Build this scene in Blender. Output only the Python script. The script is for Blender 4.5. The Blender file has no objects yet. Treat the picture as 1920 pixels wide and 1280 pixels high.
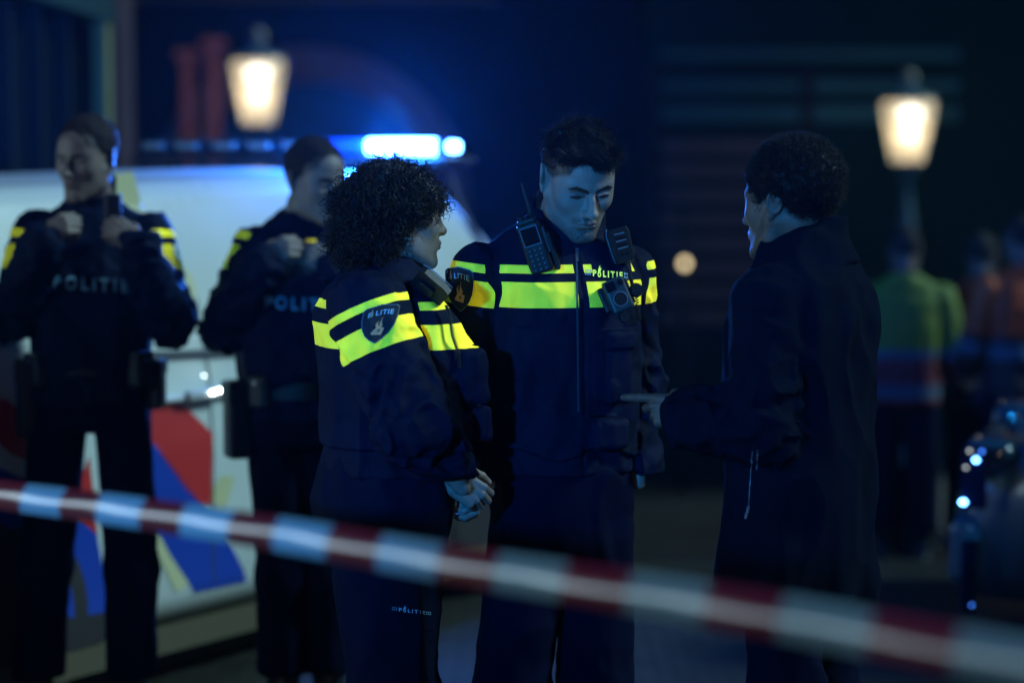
import bpy, bmesh, math, random
import numpy as np
from mathutils import Vector, Matrix
from mathutils.bvhtree import BVHTree
random.seed(7); RNG = np.random.default_rng(7)
R = math.radians
scene = bpy.context.scene
col = scene.collection

# ------------------------------------------------------------------ camera, world, light
CAMH = 1.78; FPX = 85.0 / 36.0 * 1920.0; PITCH = math.atan(355.0 / FPX)
cd = bpy.data.cameras.new("camera"); cam = bpy.data.objects.new("camera", cd); col.objects.link(cam)
cam.location = (0, 0, CAMH); cam.rotation_euler = (math.pi / 2 - PITCH, 0, 0)
cd.lens = 85; cd.sensor_width = 36; cd.clip_start = 0.05; cd.clip_end = 600
cd.dof.use_dof = True; cd.dof.focus_distance = 5.48; cd.dof.aperture_fstop = 1.42
scene.camera = cam

world = bpy.data.worlds.new("World"); scene.world = world; world.use_nodes = True
wn = world.node_tree; wn.nodes.clear()
wo = wn.nodes.new("ShaderNodeOutputWorld"); wb = wn.nodes.new("ShaderNodeBackground")
wtc = wn.nodes.new("ShaderNodeTexCoord"); wsx = wn.nodes.new("ShaderNodeSeparateXYZ"); wr = wn.nodes.new("ShaderNodeValToRGB")
wn.links.new(wtc.outputs["Generated"], wsx.inputs[0]); wn.links.new(wsx.outputs["Z"], wr.inputs[0])
wr.color_ramp.elements[0].color = (0.0006, 0.0035, 0.0160, 1); wr.color_ramp.elements[0].position = 0.0
wr.color_ramp.elements[1].color = (0.0010, 0.0080, 0.050, 1); wr.color_ramp.elements[1].position = 0.9
wn.links.new(wr.outputs[0], wb.inputs[0]); wb.inputs[1].default_value = 1.6
wn.links.new(wb.outputs[0], wo.inputs[0])

def light(name, kind, loc, color, power, radius=0.1, aim=None, angle=None, blend=0.6):
    d = bpy.data.lights.new(name, kind); d.color = color; d.energy = power
    if kind == 'SUN': d.angle = radius
    elif kind == 'AREA': d.size = radius
    else: d.shadow_soft_size = radius
    if kind == 'SPOT': d.spot_size = angle; d.spot_blend = blend
    o = bpy.data.objects.new(name, d); col.objects.link(o); o.location = loc
    if aim is not None:
        o.rotation_euler = (Vector(aim) - Vector(loc)).to_track_quat('-Z', 'Y').to_euler()
    return o
# assumed cool light, source unseen, falling on the group from the right
light("assumed_key_light", 'SUN', (10, 6.6, 8.4), (0.52, 0.84, 0.95), 2.8, R(12), aim=(0.0, 5.6, 1.0))
# blue spot for an assumed, unseen beacon behind the photographer, to the left
light("assumed_beacon", 'SPOT', (-2.7, -1.8, 2.3), (0.010, 0.32, 1.0), 2200, 0.10, aim=(0.08, 5.6, 1.72), angle=R(22), blend=1.0)
# area light added out of view to the left: pale rim on cheeks, backs and the tape
sl = light("left_rim_light", 'AREA', (-6.9, 4.3, 2.4), (0.60, 0.85, 1.0), 150, 6.0, aim=(0, 4.3, 2.0)); sl.data.shape = 'RECTANGLE'; sl.data.size_y = 1.3
# fill spot added behind the photographer: dim neutral light on stripes, skin and tape
light("fill_behind_camera", 'SPOT', (0.9, -3.0, 3.1), (1.0, 0.86, 0.74), 52, 0.12, aim=(0.1, 5.6, 1.3), angle=R(44))

scene.view_settings.view_transform = 'Standard'; scene.view_settings.look = 'None'
scene.view_settings.exposure = 0.0; scene.view_settings.gamma = 1.0; scene.view_settings.use_curve_mapping = False
cy = scene.cycles
cy.use_denoising = True
try: cy.denoiser = 'OPENIMAGEDENOISE'
except Exception: pass
cy.max_bounces = 6; cy.diffuse_bounces = 3; cy.glossy_bounces = 3; cy.transmission_bounces = 4
cy.volume_bounces = 1; cy.sample_clamp_indirect = 4.0; cy.caustics_reflective = False; cy.caustics_refractive = False

# ------------------------------------------------------------------ helpers
CP, SP = math.cos(PITCH), math.sin(PITCH)
def W(px, py, Y):
    """world point at distance Y that the photograph shows at pixel px, py"""
    dx = (px - 960) / FPX; dz = -(py - 640) / FPX
    d = np.array([dx, CP + dz * SP, -SP + dz * CP])
    return np.array([0, 0, CAMH]) + d * (Y / d[1])

def ground_z(y):
    return float(np.interp(y, [-50, 10.5, 13, 17, 25, 60], [0, 0, -0.42, -1.0, -1.75, -2.0]))

def tag(o, label=None, cat=None, group=None, kind=None):
    if label: o["label"] = label
    if cat: o["category"] = cat
    if group: o["group"] = group
    if kind: o["kind"] = kind
    return o

def new_mesh(name, V, F, mats=None, parent=None, smooth=True, attrs=None, mi=None):
    """V (n,3); F list of faces or (m,k) int array"""
    me = bpy.data.meshes.new(name)
    V = np.asarray(V, dtype=np.float32)
    if isinstance(F, np.ndarray):
        m, k = F.shape
        me.vertices.add(len(V)); me.vertices.foreach_set("co", V.ravel())
        me.loops.add(m * k); me.loops.foreach_set("vertex_index", F.astype(np.int32).ravel())
        me.polygons.add(m); me.polygons.foreach_set("loop_start", np.arange(0, m * k, k, dtype=np.int32))
        me.update(calc_edges=True)
    else:
        me.from_pydata([tuple(map(float, v)) for v in V], [], [tuple(int(i) for i in f) for f in F])
    if smooth: me.polygons.foreach_set("use_smooth", np.ones(len(me.polygons), dtype=bool))
    if attrs:
        for k2, a in attrs.items():
            a = np.asarray(a, dtype=np.float32)
            if a.ndim == 1:
                at = me.attributes.new(k2, 'FLOAT', 'POINT'); at.data.foreach_set("value", a)
            else:
                at = me.attributes.new(k2, 'FLOAT_COLOR', 'POINT')
                at.data.foreach_set("color", np.concatenate([a, np.ones((len(a), 1), np.float32)], 1).ravel())
    if mats is not None:
        for m_ in (mats if isinstance(mats, (list, tuple)) else [mats]): me.materials.append(m_)
    if mi is not None: me.polygons.foreach_set("material_index", np.asarray(mi, dtype=np.int32))
    me.validate()
    o = bpy.data.objects.new(name, me); col.objects.link(o)
    if parent is not None: o.parent = parent
    return o

def empty(name, loc, rz=0.0):
    o = bpy.data.objects.new(name, None); col.objects.link(o); o.location = loc; o.rotation_euler = (0, 0, rz)
    o.empty_display_size = 0.1
    return o

class MB:
    """collects simple solids; build() links them as one mesh"""
    def __init__(s): s.V = []; s.F = []
    def add(s, V, F):
        n = len(s.V); s.V += [tuple(map(float, v)) for v in V]; s.F += [tuple(int(i) + n for i in f) for f in F]; return s
    def box(s, c, size, M=None, bev=0.0):
        bm = bmesh.new(); bmesh.ops.create_cube(bm, size=1.0)
        bmesh.ops.scale(bm, vec=Vector(size), verts=bm.verts)
        if bev > 0: bmesh.ops.bevel(bm, geom=bm.edges[:], offset=bev, segments=2, affect='EDGES', profile=0.5)
        if M is not None: bmesh.ops.transform(bm, matrix=M, verts=bm.verts)
        bmesh.ops.translate(bm, vec=Vector(c), verts=bm.verts)
        bm.verts.ensure_lookup_table(); bm.verts.index_update()
        s.add([v.co for v in bm.verts], [[v.index for v in f.verts] for f in bm.faces]); bm.free(); return s
    def tube(s, pts, rad, n=12, cap=True):
        pts = [np.array(p, float) for p in pts]; rads = rad if hasattr(rad, '__len__') else [rad] * len(pts)
        V = []; F = []; ref = None
        for i, p in enumerate(pts):
            t = pts[min(i + 1, len(pts) - 1)] - pts[max(i - 1, 0)]; t = t / (np.linalg.norm(t) + 1e-9)
            if ref is None:
                ref = np.cross(t, [0, 0, 1]); 
                if np.linalg.norm(ref) < 0.1: ref = np.cross(t, [0, 1, 0])
            u = ref - t * np.dot(ref, t); u /= np.linalg.norm(u) + 1e-9; ref = u; w = np.cross(t, u)
            for k in range(n):
                a = 2 * math.pi * k / n; V.append(p + rads[i] * (math.cos(a) * u + math.sin(a) * w))
        for i in range(len(pts) - 1):
            for k in range(n):
                a, b = i * n + k, i * n + (k + 1) % n; F.append((a, b, b + n, a + n))
        if cap: F.append(tuple(range(n - 1, -1, -1))); F.append(tuple(range((len(pts) - 1) * n, len(pts) * n)))
        return s.add(V, F)
    def lathe(s, prof, c=(0, 0, 0), n=20, M=None, ax=(1, 1)):
        V = []; F = []
        for r, z in prof:
            for k in range(n):
                a = 2 * math.pi * (k + 0.5) / n; V.append(np.array([r * math.cos(a) * ax[0], r * math.sin(a) * ax[1], z]))
        if M is not None: V = [np.array(M @ Vector(v)) for v in V]
        V = [v + np.array(c) for v in V]
        for i in range(len(prof) - 1):
            for k in range(n):
                a, b = i * n + k, i * n + (k + 1) % n; F.append((a, b, b + n, a + n))
        F.append(tuple(range(n - 1, -1, -1))); F.append(tuple(range((len(prof) - 1) * n, len(prof) * n)))
        return s.add(V, F)
    def poly(s, pts, thick=0.0, axis=(0, 0, 1)):
        n = len(pts); P = [np.array(p, float) for p in pts]
        if thick == 0: return s.add(P, [tuple(range(n))])
        a = np.array(axis) * thick
        return s.add(P + [p + a for p in P], [tuple(range(n - 1, -1, -1)), tuple(range(n, 2 * n))] + [(i, (i + 1) % n, (i + 1) % n + n, i + n) for i in range(n)])
    def build(s, name, mat, parent=None, smooth=False):
        o = new_mesh(name, np.array(s.V), s.F, mat, parent, smooth)
        return o

# ------------------------------------------------------------------ materials
def mat(name, color, rough=0.6, metal=0.0, spec=0.5, bump=0.0, bscale=60.0, var=0.0, vscale=4.0, emit=None, estr=0.0, coat=0.0, sheen=0.0, stretch=None):
    m = bpy.data.materials.new(name); m.use_nodes = True; nt = m.node_tree; b = nt.nodes["Principled BSDF"]
    b.inputs["Base Color"].default_value = (*color, 1); b.inputs["Roughness"].default_value = rough
    b.inputs["Metallic"].default_value = metal; b.inputs["Specular IOR Level"].default_value = spec
    b.inputs["Coat Weight"].default_value = coat; b.inputs["Coat Roughness"].default_value = 0.08
    b.inputs["Sheen Weight"].default_value = sheen
    if emit: b.inputs["Emission Color"].default_value = (*emit, 1); b.inputs["Emission Strength"].default_value = estr
    tc = nt.nodes.new("ShaderNodeTexCoord"); mp = nt.nodes.new("ShaderNodeMapping"); nt.links.new(tc.outputs["Object"], mp.inputs[0])
    if stretch: mp.inputs["Scale"].default_value = stretch
    if var > 0:
        n = nt.nodes.new("ShaderNodeTexNoise"); n.inputs["Scale"].default_value = vscale; n.inputs["Detail"].default_value = 6
        nt.links.new(mp.outputs[0], n.inputs["Vector"])
        mx = nt.nodes.new("ShaderNodeMix"); mx.data_type = 'RGBA'
        mx.inputs[6].default_value = (*[c * (1 - var) for c in color], 1); mx.inputs[7].default_value = (*[min(1, c * (1 + var)) for c in color], 1)
        nt.links.new(n.outputs[0], mx.inputs[0]); nt.links.new(mx.outputs[2], b.inputs["Base Color"])
        mr = nt.nodes.new("ShaderNodeMapRange"); mr.inputs[3].default_value = max(0.02, rough - 0.12); mr.inputs[4].default_value = min(1, rough + 0.12)
        nt.links.new(n.outputs[0], mr.inputs[0]); nt.links.new(mr.outputs[0], b.inputs["Roughness"])
    if bump > 0:
        n2 = nt.nodes.new("ShaderNodeTexNoise"); n2.inputs["Scale"].default_value = bscale; n2.inputs["Detail"].default_value = 4
        nt.links.new(mp.outputs[0], n2.inputs["Vector"])
        bp = nt.nodes.new("ShaderNodeBump"); bp.inputs["Strength"].default_value = bump; bp.inputs["Distance"].default_value = 0.01
        nt.links.new(n2.outputs[0], bp.inputs["Height"]); nt.links.new(bp.outputs[0], b.inputs["Normal"])
    return m

NAVY = (0.0010, 0.0056, 0.025)
M_fab = mat("navy_fabric", NAVY, 0.8, spec=.07, bump=0.35, bscale=900, var=0.25, vscale=9)
M_fabd = mat("dark_fabric", (0.0008, 0.0030, 0.019), 0.85, spec=.06, bump=0.3, bscale=700, var=0.25, vscale=9)
M_coat = mat("coat_wool", (0.0006, 0.0040, 0.014), 0.9, spec=.05, bump=0.4, bscale=400, var=0.3, vscale=14)
M_black = mat("black_plastic", (0.006, 0.010, 0.014), 0.36, spec=.35, bump=0.15, bscale=1200)
M_blackr = mat("black_rubber", (0.010, 0.012, 0.016), 0.6)
M_lcd = mat("display_glass", (0.004, 0.008, 0.014), 0.08, coat=0.6)
M_key = mat("key_marks", (0.12, 0.2, 0.28), 0.4)
M_steel = mat("worn_steel", (0.5, 0.55, 0.6), 0.28, metal=1.0)
M_boot = mat("black_leather", (0.008, 0.009, 0.012), 0.35, bump=0.3, bscale=90)
M_refl = mat("reflective_print", (0.42, 0.75, 1.0), 0.45)
M_reflgrey = mat("reflective_grey", (0.20, 0.42, 0.6), 0.45)
M_badge = mat("badge_cloth", (0.004, 0.018, 0.036), 0.8, bump=0.5, bscale=800)
M_badgerim = mat("badge_rim", (0.06, 0.14, 0.2), 0.7)
M_gold = mat("gold_thread", (0.62, 0.36, 0.20), 0.6)
M_hair = mat("dark_hair", (0.003, 0.004, 0.009), 0.5, spec=0.30)
def hairify(m, tl):
    nt = m.node_tree; b = nt.nodes["Principled BSDF"]; o = nt.nodes["Material Output"]
    t = nt.nodes.new("ShaderNodeBsdfTranslucent"); t.inputs[0].default_value = (*tl, 1); a = nt.nodes.new("ShaderNodeAddShader")
    nt.links.new(b.outputs[0], a.inputs[0]); nt.links.new(t.outputs[0], a.inputs[1]); nt.links.new(a.outputs[0], o.inputs["Surface"])
hairify(M_hair, (.035, .045, .06))
M_hairb = mat("brown_hair", (0.022, 0.018, 0.017), 0.75, spec=.15)
M_fluo = mat("fluorescent_yellow", (2.4, 1.4, 0.06), 0.6, spec=0.2)

def skin_mat(name, base, rough=0.5):
    m = bpy.data.materials.new(name); m.use_nodes = True; nt = m.node_tree; b = nt.nodes["Principled BSDF"]
    at = nt.nodes.new("ShaderNodeAttribute"); at.attribute_name = "tint"
    tc = nt.nodes.new("ShaderNodeTexCoord")
    n = nt.nodes.new("ShaderNodeTexNoise"); n.inputs["Scale"].default_value = 55; n.inputs["Detail"].default_value = 5
    nt.links.new(tc.outputs["Object"], n.inputs["Vector"])
    mr = nt.nodes.new("ShaderNodeMapRange"); mr.inputs[3].default_value = 0.82; mr.inputs[4].default_value = 1.18
    nt.links.new(n.outputs[0], mr.inputs[0])
    mx = nt.nodes.new("ShaderNodeMix"); mx.data_type = 'RGBA'; mx.blend_type = 'MULTIPLY'; mx.inputs[0].default_value = 1
    mx.inputs[7].default_value = (*base, 1); nt.links.new(at.outputs["Color"], mx.inputs[6])
    sc = nt.nodes.new("ShaderNodeVectorMath"); sc.operation = 'SCALE'
    nt.links.new(mx.outputs[2], sc.inputs[0]); nt.links.new(mr.outputs[0], sc.inputs["Scale"])
    nt.links.new(sc.outputs[0], b.inputs["Base Color"])
    b.inputs["Roughness"].default_value = rough; b.inputs["Specular IOR Level"].default_value = 0.4
    b.inputs["Subsurface Weight"].default_value = 0.12; b.inputs["Subsurface Radius"].default_value = (0.01, 0.004, 0.002); b.inputs["Subsurface Scale"].default_value = 0.5
    n2 = nt.nodes.new("ShaderNodeTexNoise"); n2.inputs["Scale"].default_value = 420; nt.links.new(tc.outputs["Object"], n2.inputs["Vector"])
    bp = nt.nodes.new("ShaderNodeBump"); bp.inputs["Strength"].default_value = 0.18; bp.inputs["Distance"].default_value = 0.004
    nt.links.new(n2.outputs[0], bp.inputs["Height"]); nt.links.new(bp.outputs[0], b.inputs["Normal"])
    return m
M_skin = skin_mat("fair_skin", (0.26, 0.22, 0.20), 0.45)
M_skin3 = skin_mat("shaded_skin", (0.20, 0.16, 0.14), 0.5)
M_skin2 = skin_mat("tanned_skin", (0.11, 0.075, 0.06), 0.5)

def jacket_mat(name, bands, base=NAVY, fl=(2.45, 1.75, 0.08), rough=0.7, zipw=0.012, mask=True):
    """navy cloth with fluorescent bands where the attribute 'band' (height on the garment) lies in one of the ranges"""
    m = bpy.data.materials.new(name); m.use_nodes = True; nt = m.node_tree; b = nt.nodes["Principled BSDF"]
    def math_(op, a, c=None, d=None):
        n = nt.nodes.new("ShaderNodeMath"); n.operation = op
        for i, v in enumerate((a, c, d)):
            if v is None: continue
            if isinstance(v, (int, float)): n.inputs[i].default_value = v
            else: nt.links.new(v, n.inputs[i])
        return n.outputs[0]
    at = nt.nodes.new("ShaderNodeAttribute"); at.attribute_name = "band"; bv = at.outputs["Fac"]
    sm = nt.nodes.new("ShaderNodeAttribute"); sm.attribute_name = "plain"; pv = sm.outputs["Fac"]
    tot = None
    for lo, hi in bands:
        c = math_('COMPARE', bv, (lo + hi) / 2, (hi - lo) / 2)
        tot = c if tot is None else math_('MAXIMUM', tot, c)
    if mask: tot = math_('MULTIPLY', tot, math_('LESS_THAN', pv, 0.5))
    tc = nt.nodes.new("ShaderNodeTexCoord")
    n = nt.nodes.new("ShaderNodeTexNoise"); n.inputs["Scale"].default_value = 10; n.inputs["Detail"].default_value = 6
    nt.links.new(tc.outputs["Object"], n.inputs["Vector"])
    cr = nt.nodes.new("ShaderNodeMix"); cr.data_type = 'RGBA'
    cr.inputs[6].default_value = (*[c * 0.7 for c in base], 1); cr.inputs[7].default_value = (*[c * 1.35 for c in base], 1)
    nt.links.new(n.outputs[0], cr.inputs[0])
    cf = nt.nodes.new("ShaderNodeMix"); cf.data_type = 'RGBA'
    cf.inputs[6].default_value = (*[c * 0.6 for c in fl], 1); cf.inputs[7].default_value = (*[c * 1.35 for c in fl], 1)
    nt.links.new(n.outputs[0], cf.inputs[0])
    mx = nt.nodes.new("ShaderNodeMix"); mx.data_type = 'RGBA'
    nt.links.new(tot, mx.inputs[0]); nt.links.new(cr.outputs[2], mx.inputs[6]); nt.links.new(cf.outputs[2], mx.inputs[7])
    nt.links.new(mx.outputs[2], b.inputs["Base Color"])
    b.inputs["Roughness"].default_value = rough; b.inputs["Specular IOR Level"].default_value = 0.08
    n2 = nt.nodes.new("ShaderNodeTexNoise"); n2.inputs["Scale"].default_value = 700; nt.links.new(tc.outputs["Object"], n2.inputs["Vector"])
    n3 = nt.nodes.new("ShaderNodeTexNoise"); n3.inputs["Scale"].default_value = 9; n3.inputs["Detail"].default_value = 2; n3.inputs["Distortion"].default_value = 0.6; nt.links.new(tc.outputs["Object"], n3.inputs["Vector"])
    bp = nt.nodes.new("ShaderNodeBump"); bp.inputs["Strength"].default_value = 0.3; bp.inputs["Distance"].default_value = 0.004
    bq = nt.nodes.new("ShaderNodeBump"); bq.inputs["Strength"].default_value = 0.9; bq.inputs["Distance"].default_value = 0.02
    nt.links.new(n3.outputs[0], bq.inputs["Height"]); nt.links.new(n2.outputs[0], bp.inputs["Height"])
    nt.links.new(bq.outputs[0], bp.inputs["Normal"]); nt.links.new(bp.outputs[0], b.inputs["Normal"])
    return m

# ------------------------------------------------------------------ implicit surfaces -> meshes
def smin(a, b, k):
    h = np.clip(0.5 + 0.5 * (b - a) / k, 0, 1); return b * (1 - h) + a * h - k * h * (1 - h)
def smax(a, b, k): return -smin(-a, -b, k)
def ell(P, c, r, M=None):
    q = P - np.array(c, np.float32)
    if M is not None: q = q @ np.array(M, np.float32)
    r = np.array(r, np.float32); k0 = np.sqrt(((q / r) ** 2).sum(-1)); k1 = np.sqrt(((q / (r * r)) ** 2).sum(-1)) + 1e-9
    return k0 * (k0 - 1) / k1
def cap(P, a, b, ra, rb, squash=None):
    a = np.array(a, np.float32); b = np.array(b, np.float32); ba = b - a
    h = np.clip(((P - a) @ ba) / (ba @ ba + 1e-12), 0, 1)
    q = P - a - h[:, None] * ba
    if squash is not None:
        ax, k = squash; ax = np.array(ax, np.float32); q = q + (q @ ax)[:, None] * ax * (k - 1)
    return np.sqrt((q * q).sum(-1)) - (ra + (rb - ra) * h)
def chain(P, pts, rads, k=0.02, squash=None):
    d = None
    for i in range(len(pts) - 1):
        c = cap(P, pts[i], pts[i + 1], rads[i], rads[i + 1], squash)
        d = c if d is None else smin(d, c, k)
    return d
def rbox(P, c, half, r, M=None):
    q = P - np.array(c, np.float32)
    if M is not None: q = q @ np.array(M, np.float32)
    q = np.abs(q) - (np.array(half, np.float32) - r)
    return np.sqrt((np.maximum(q, 0) ** 2).sum(-1)) + np.minimum(q.max(-1), 0) - r
def vnoise(P, f, seed=0):
    Q = P * f; i = np.floor(Q).astype(np.int64); t = (Q - i).astype(np.float32); t = t * t * (3 - 2 * t)
    def hsh(x, y, z):
        n = (x * 374761393 + y * 668265263 + z * 2147483647 + seed * 1274126177) & 0xffffffff
        n = ((n ^ (n >> 13)) * 1274126177) & 0xffffffff
        return ((n ^ (n >> 16)) & 0xffff).astype(np.float32) / 32767.5 - 1
    x, y, z = i[:, 0], i[:, 1], i[:, 2]; tx, ty, tz = t[:, 0], t[:, 1], t[:, 2]
    r = 0
    for dx in (0, 1):
        for dy in (0, 1):
            for dz in (0, 1):
                r = r + hsh(x + dx, y + dy, z + dz) * (tx if dx else 1 - tx) * (ty if dy else 1 - ty) * (tz if dz else 1 - tz)
    return r
def folds(P, amp, f=14, aniso=(1, 1, 0.5), seed=0):
    Q = P * np.array(aniso, np.float32)
    w = vnoise(Q, f * 0.5, seed + 3)[:, None] * 0.05
    a = 1 - np.abs(vnoise(Q + w, f, seed)) * 1.8
    return -amp * (a + 0.5 * vnoise(Q, f * 2.3, seed + 1))
def stack(P, rows, n=2.4):
    """soft oval column: rows of z, cx, cy, rx, ry"""
    rows = np.array(sorted(rows), np.float32); z = P[:, 2]
    zz = np.linspace(rows[0, 0], rows[-1, 0], 120)
    def ip(k):
        v = np.interp(zz, rows[:, 0], rows[:, k]); ker = np.hanning(13); ker /= ker.sum()
        v = np.convolve(np.pad(v, 6, mode='edge'), ker, 'valid'); return np.interp(z, zz, v)
    cx, cy_, rx, ry = ip(1), ip(2), ip(3), ip(4)
    q = (np.abs((P[:, 0] - cx) / rx) ** n + np.abs((P[:, 1] - cy_) / ry) ** n) ** (1 / n)
    d = (q - 1) * np.minimum(rx, ry) * 0.95
    dz = np.maximum(rows[0, 0] - z, z - rows[-1, 0])
    return smax(d, dz, 0.03)

def snets(f, lo, hi, h, B=6, newton=True, slack=1.6):
    lo = np.array(lo, np.float32); hi = np.array(hi, np.float32)
    nb = np.maximum(1, np.ceil((hi - lo) / h / B).astype(int)); n = nb * B
    g = np.stack(np.meshgrid(*[np.arange(k) for k in nb], indexing='ij'), -1).reshape(-1, 3)
    cen = lo + (g * B + (B - 1) / 2) * h
    dc = f(cen.astype(np.float32)); act = np.abs(dc) < h * B * 0.87 * slack + 0.006
    V = np.where(dc.reshape(nb) < 0, -1.0, 1.0).astype(np.float32).repeat(B, 0).repeat(B, 1).repeat(B, 2)
    off = np.stack(np.meshgrid(*[np.arange(B)] * 3, indexing='ij'), -1).reshape(-1, 3)
    idx = (g[act][:, None, :] * B + off[None]).reshape(-1, 3)
    for s in range(0, len(idx), 400000):
        I = idx[s:s + 400000]; V[I[:, 0], I[:, 1], I[:, 2]] = f((lo + I * h).astype(np.float32))
    V[0] = V[-1] = 1; V[:, 0] = V[:, -1] = 1; V[:, :, 0] = V[:, :, -1] = 1
    S = V < 0
    cnt = np.zeros(np.array(V.shape) - 1, np.int8)
    for a in (0, 1):
        for b in (0, 1):
            for c in (0, 1):
                cnt += S[a:V.shape[0] - 1 + a, b:V.shape[1] - 1 + b, c:V.shape[2] - 1 + c]
    mix = (cnt > 0) & (cnt < 8); cells = np.argwhere(mix)
    vid = -np.ones(mix.shape, np.int32); vid[mix] = np.arange(len(cells))
    acc = np.zeros((len(cells), 3), np.float32); num = np.zeros(len(cells), np.float32)
    for ax in range(3):
        o1, o2 = [k for k in range(3) if k != ax]
        for a in (0, 1):
            for b in (0, 1):
                p0 = cells.copy(); p0[:, o1] += a; p0[:, o2] += b; p1 = p0.copy(); p1[:, ax] += 1
                v0 = V[p0[:, 0], p0[:, 1], p0[:, 2]]; v1 = V[p1[:, 0], p1[:, 1], p1[:, 2]]
                x = (v0 < 0) != (v1 < 0); t = np.where(x, v0 / (v0 - v1 + 1e-12), 0)
                pt = p0.astype(np.float32); pt[:, ax] += t
                acc[x] += pt[x]; num[x] += 1
    VV = lo + acc / num[:, None] * h
    Fs = []
    for ax in range(3):
        o1, o2 = (ax + 1) % 3, (ax + 2) % 3
        A = np.take(S, range(V.shape[ax] - 1), ax); Bq = np.take(S, range(1, V.shape[ax]), ax)
        e = np.argwhere(A != Bq)
        e = e[(e[:, o1] > 0) & (e[:, o2] > 0) & (e[:, o1] < V.shape[o1] - 1) & (e[:, o2] < V.shape[o2] - 1)]
        q = []
        for d1, d2 in ((-1, -1), (0, -1), (0, 0), (-1, 0)):
            c = e.copy(); c[:, o1] += d1; c[:, o2] += d2; q.append(vid[c[:, 0], c[:, 1], c[:, 2]])
        q = np.stack(q, 1); fl = A[e[:, 0], e[:, 1], e[:, 2]]
        q[~fl] = q[~fl][:, ::-1]; Fs.append(q[(q >= 0).all(1)])
    F = np.concatenate(Fs)
    if newton:
        ep = h * 0.5; f0 = f(VV.astype(np.float32)); G = np.stack([f((VV + ep * e).astype(np.float32)) - f0 for e in np.eye(3, dtype=np.float32)], 1) / ep
        G2 = (G * G).sum(1) + 0.05
        VV = VV - np.clip(f0 / G2, -h * .6, h * .6)[:, None] * G
    return VV, F

def rotm(yaw=0, pitch=0, roll=0):
    """yaw about z, then pitch (nod, + is chin down), then roll; for something facing -y"""
    return np.array((Matrix.Rotation(yaw, 3, 'Z') @ Matrix.Rotation(pitch, 3, 'X') @ Matrix.Rotation(roll, 3, 'Y')))

def merge(parts):
    V = []; F = []; T = []; n = 0
    for v, f, t in parts:
        V.append(v); F.append(f + n); T.append(t); n += len(v)
    return np.concatenate(V), np.concatenate(F), np.concatenate(T)

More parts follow.
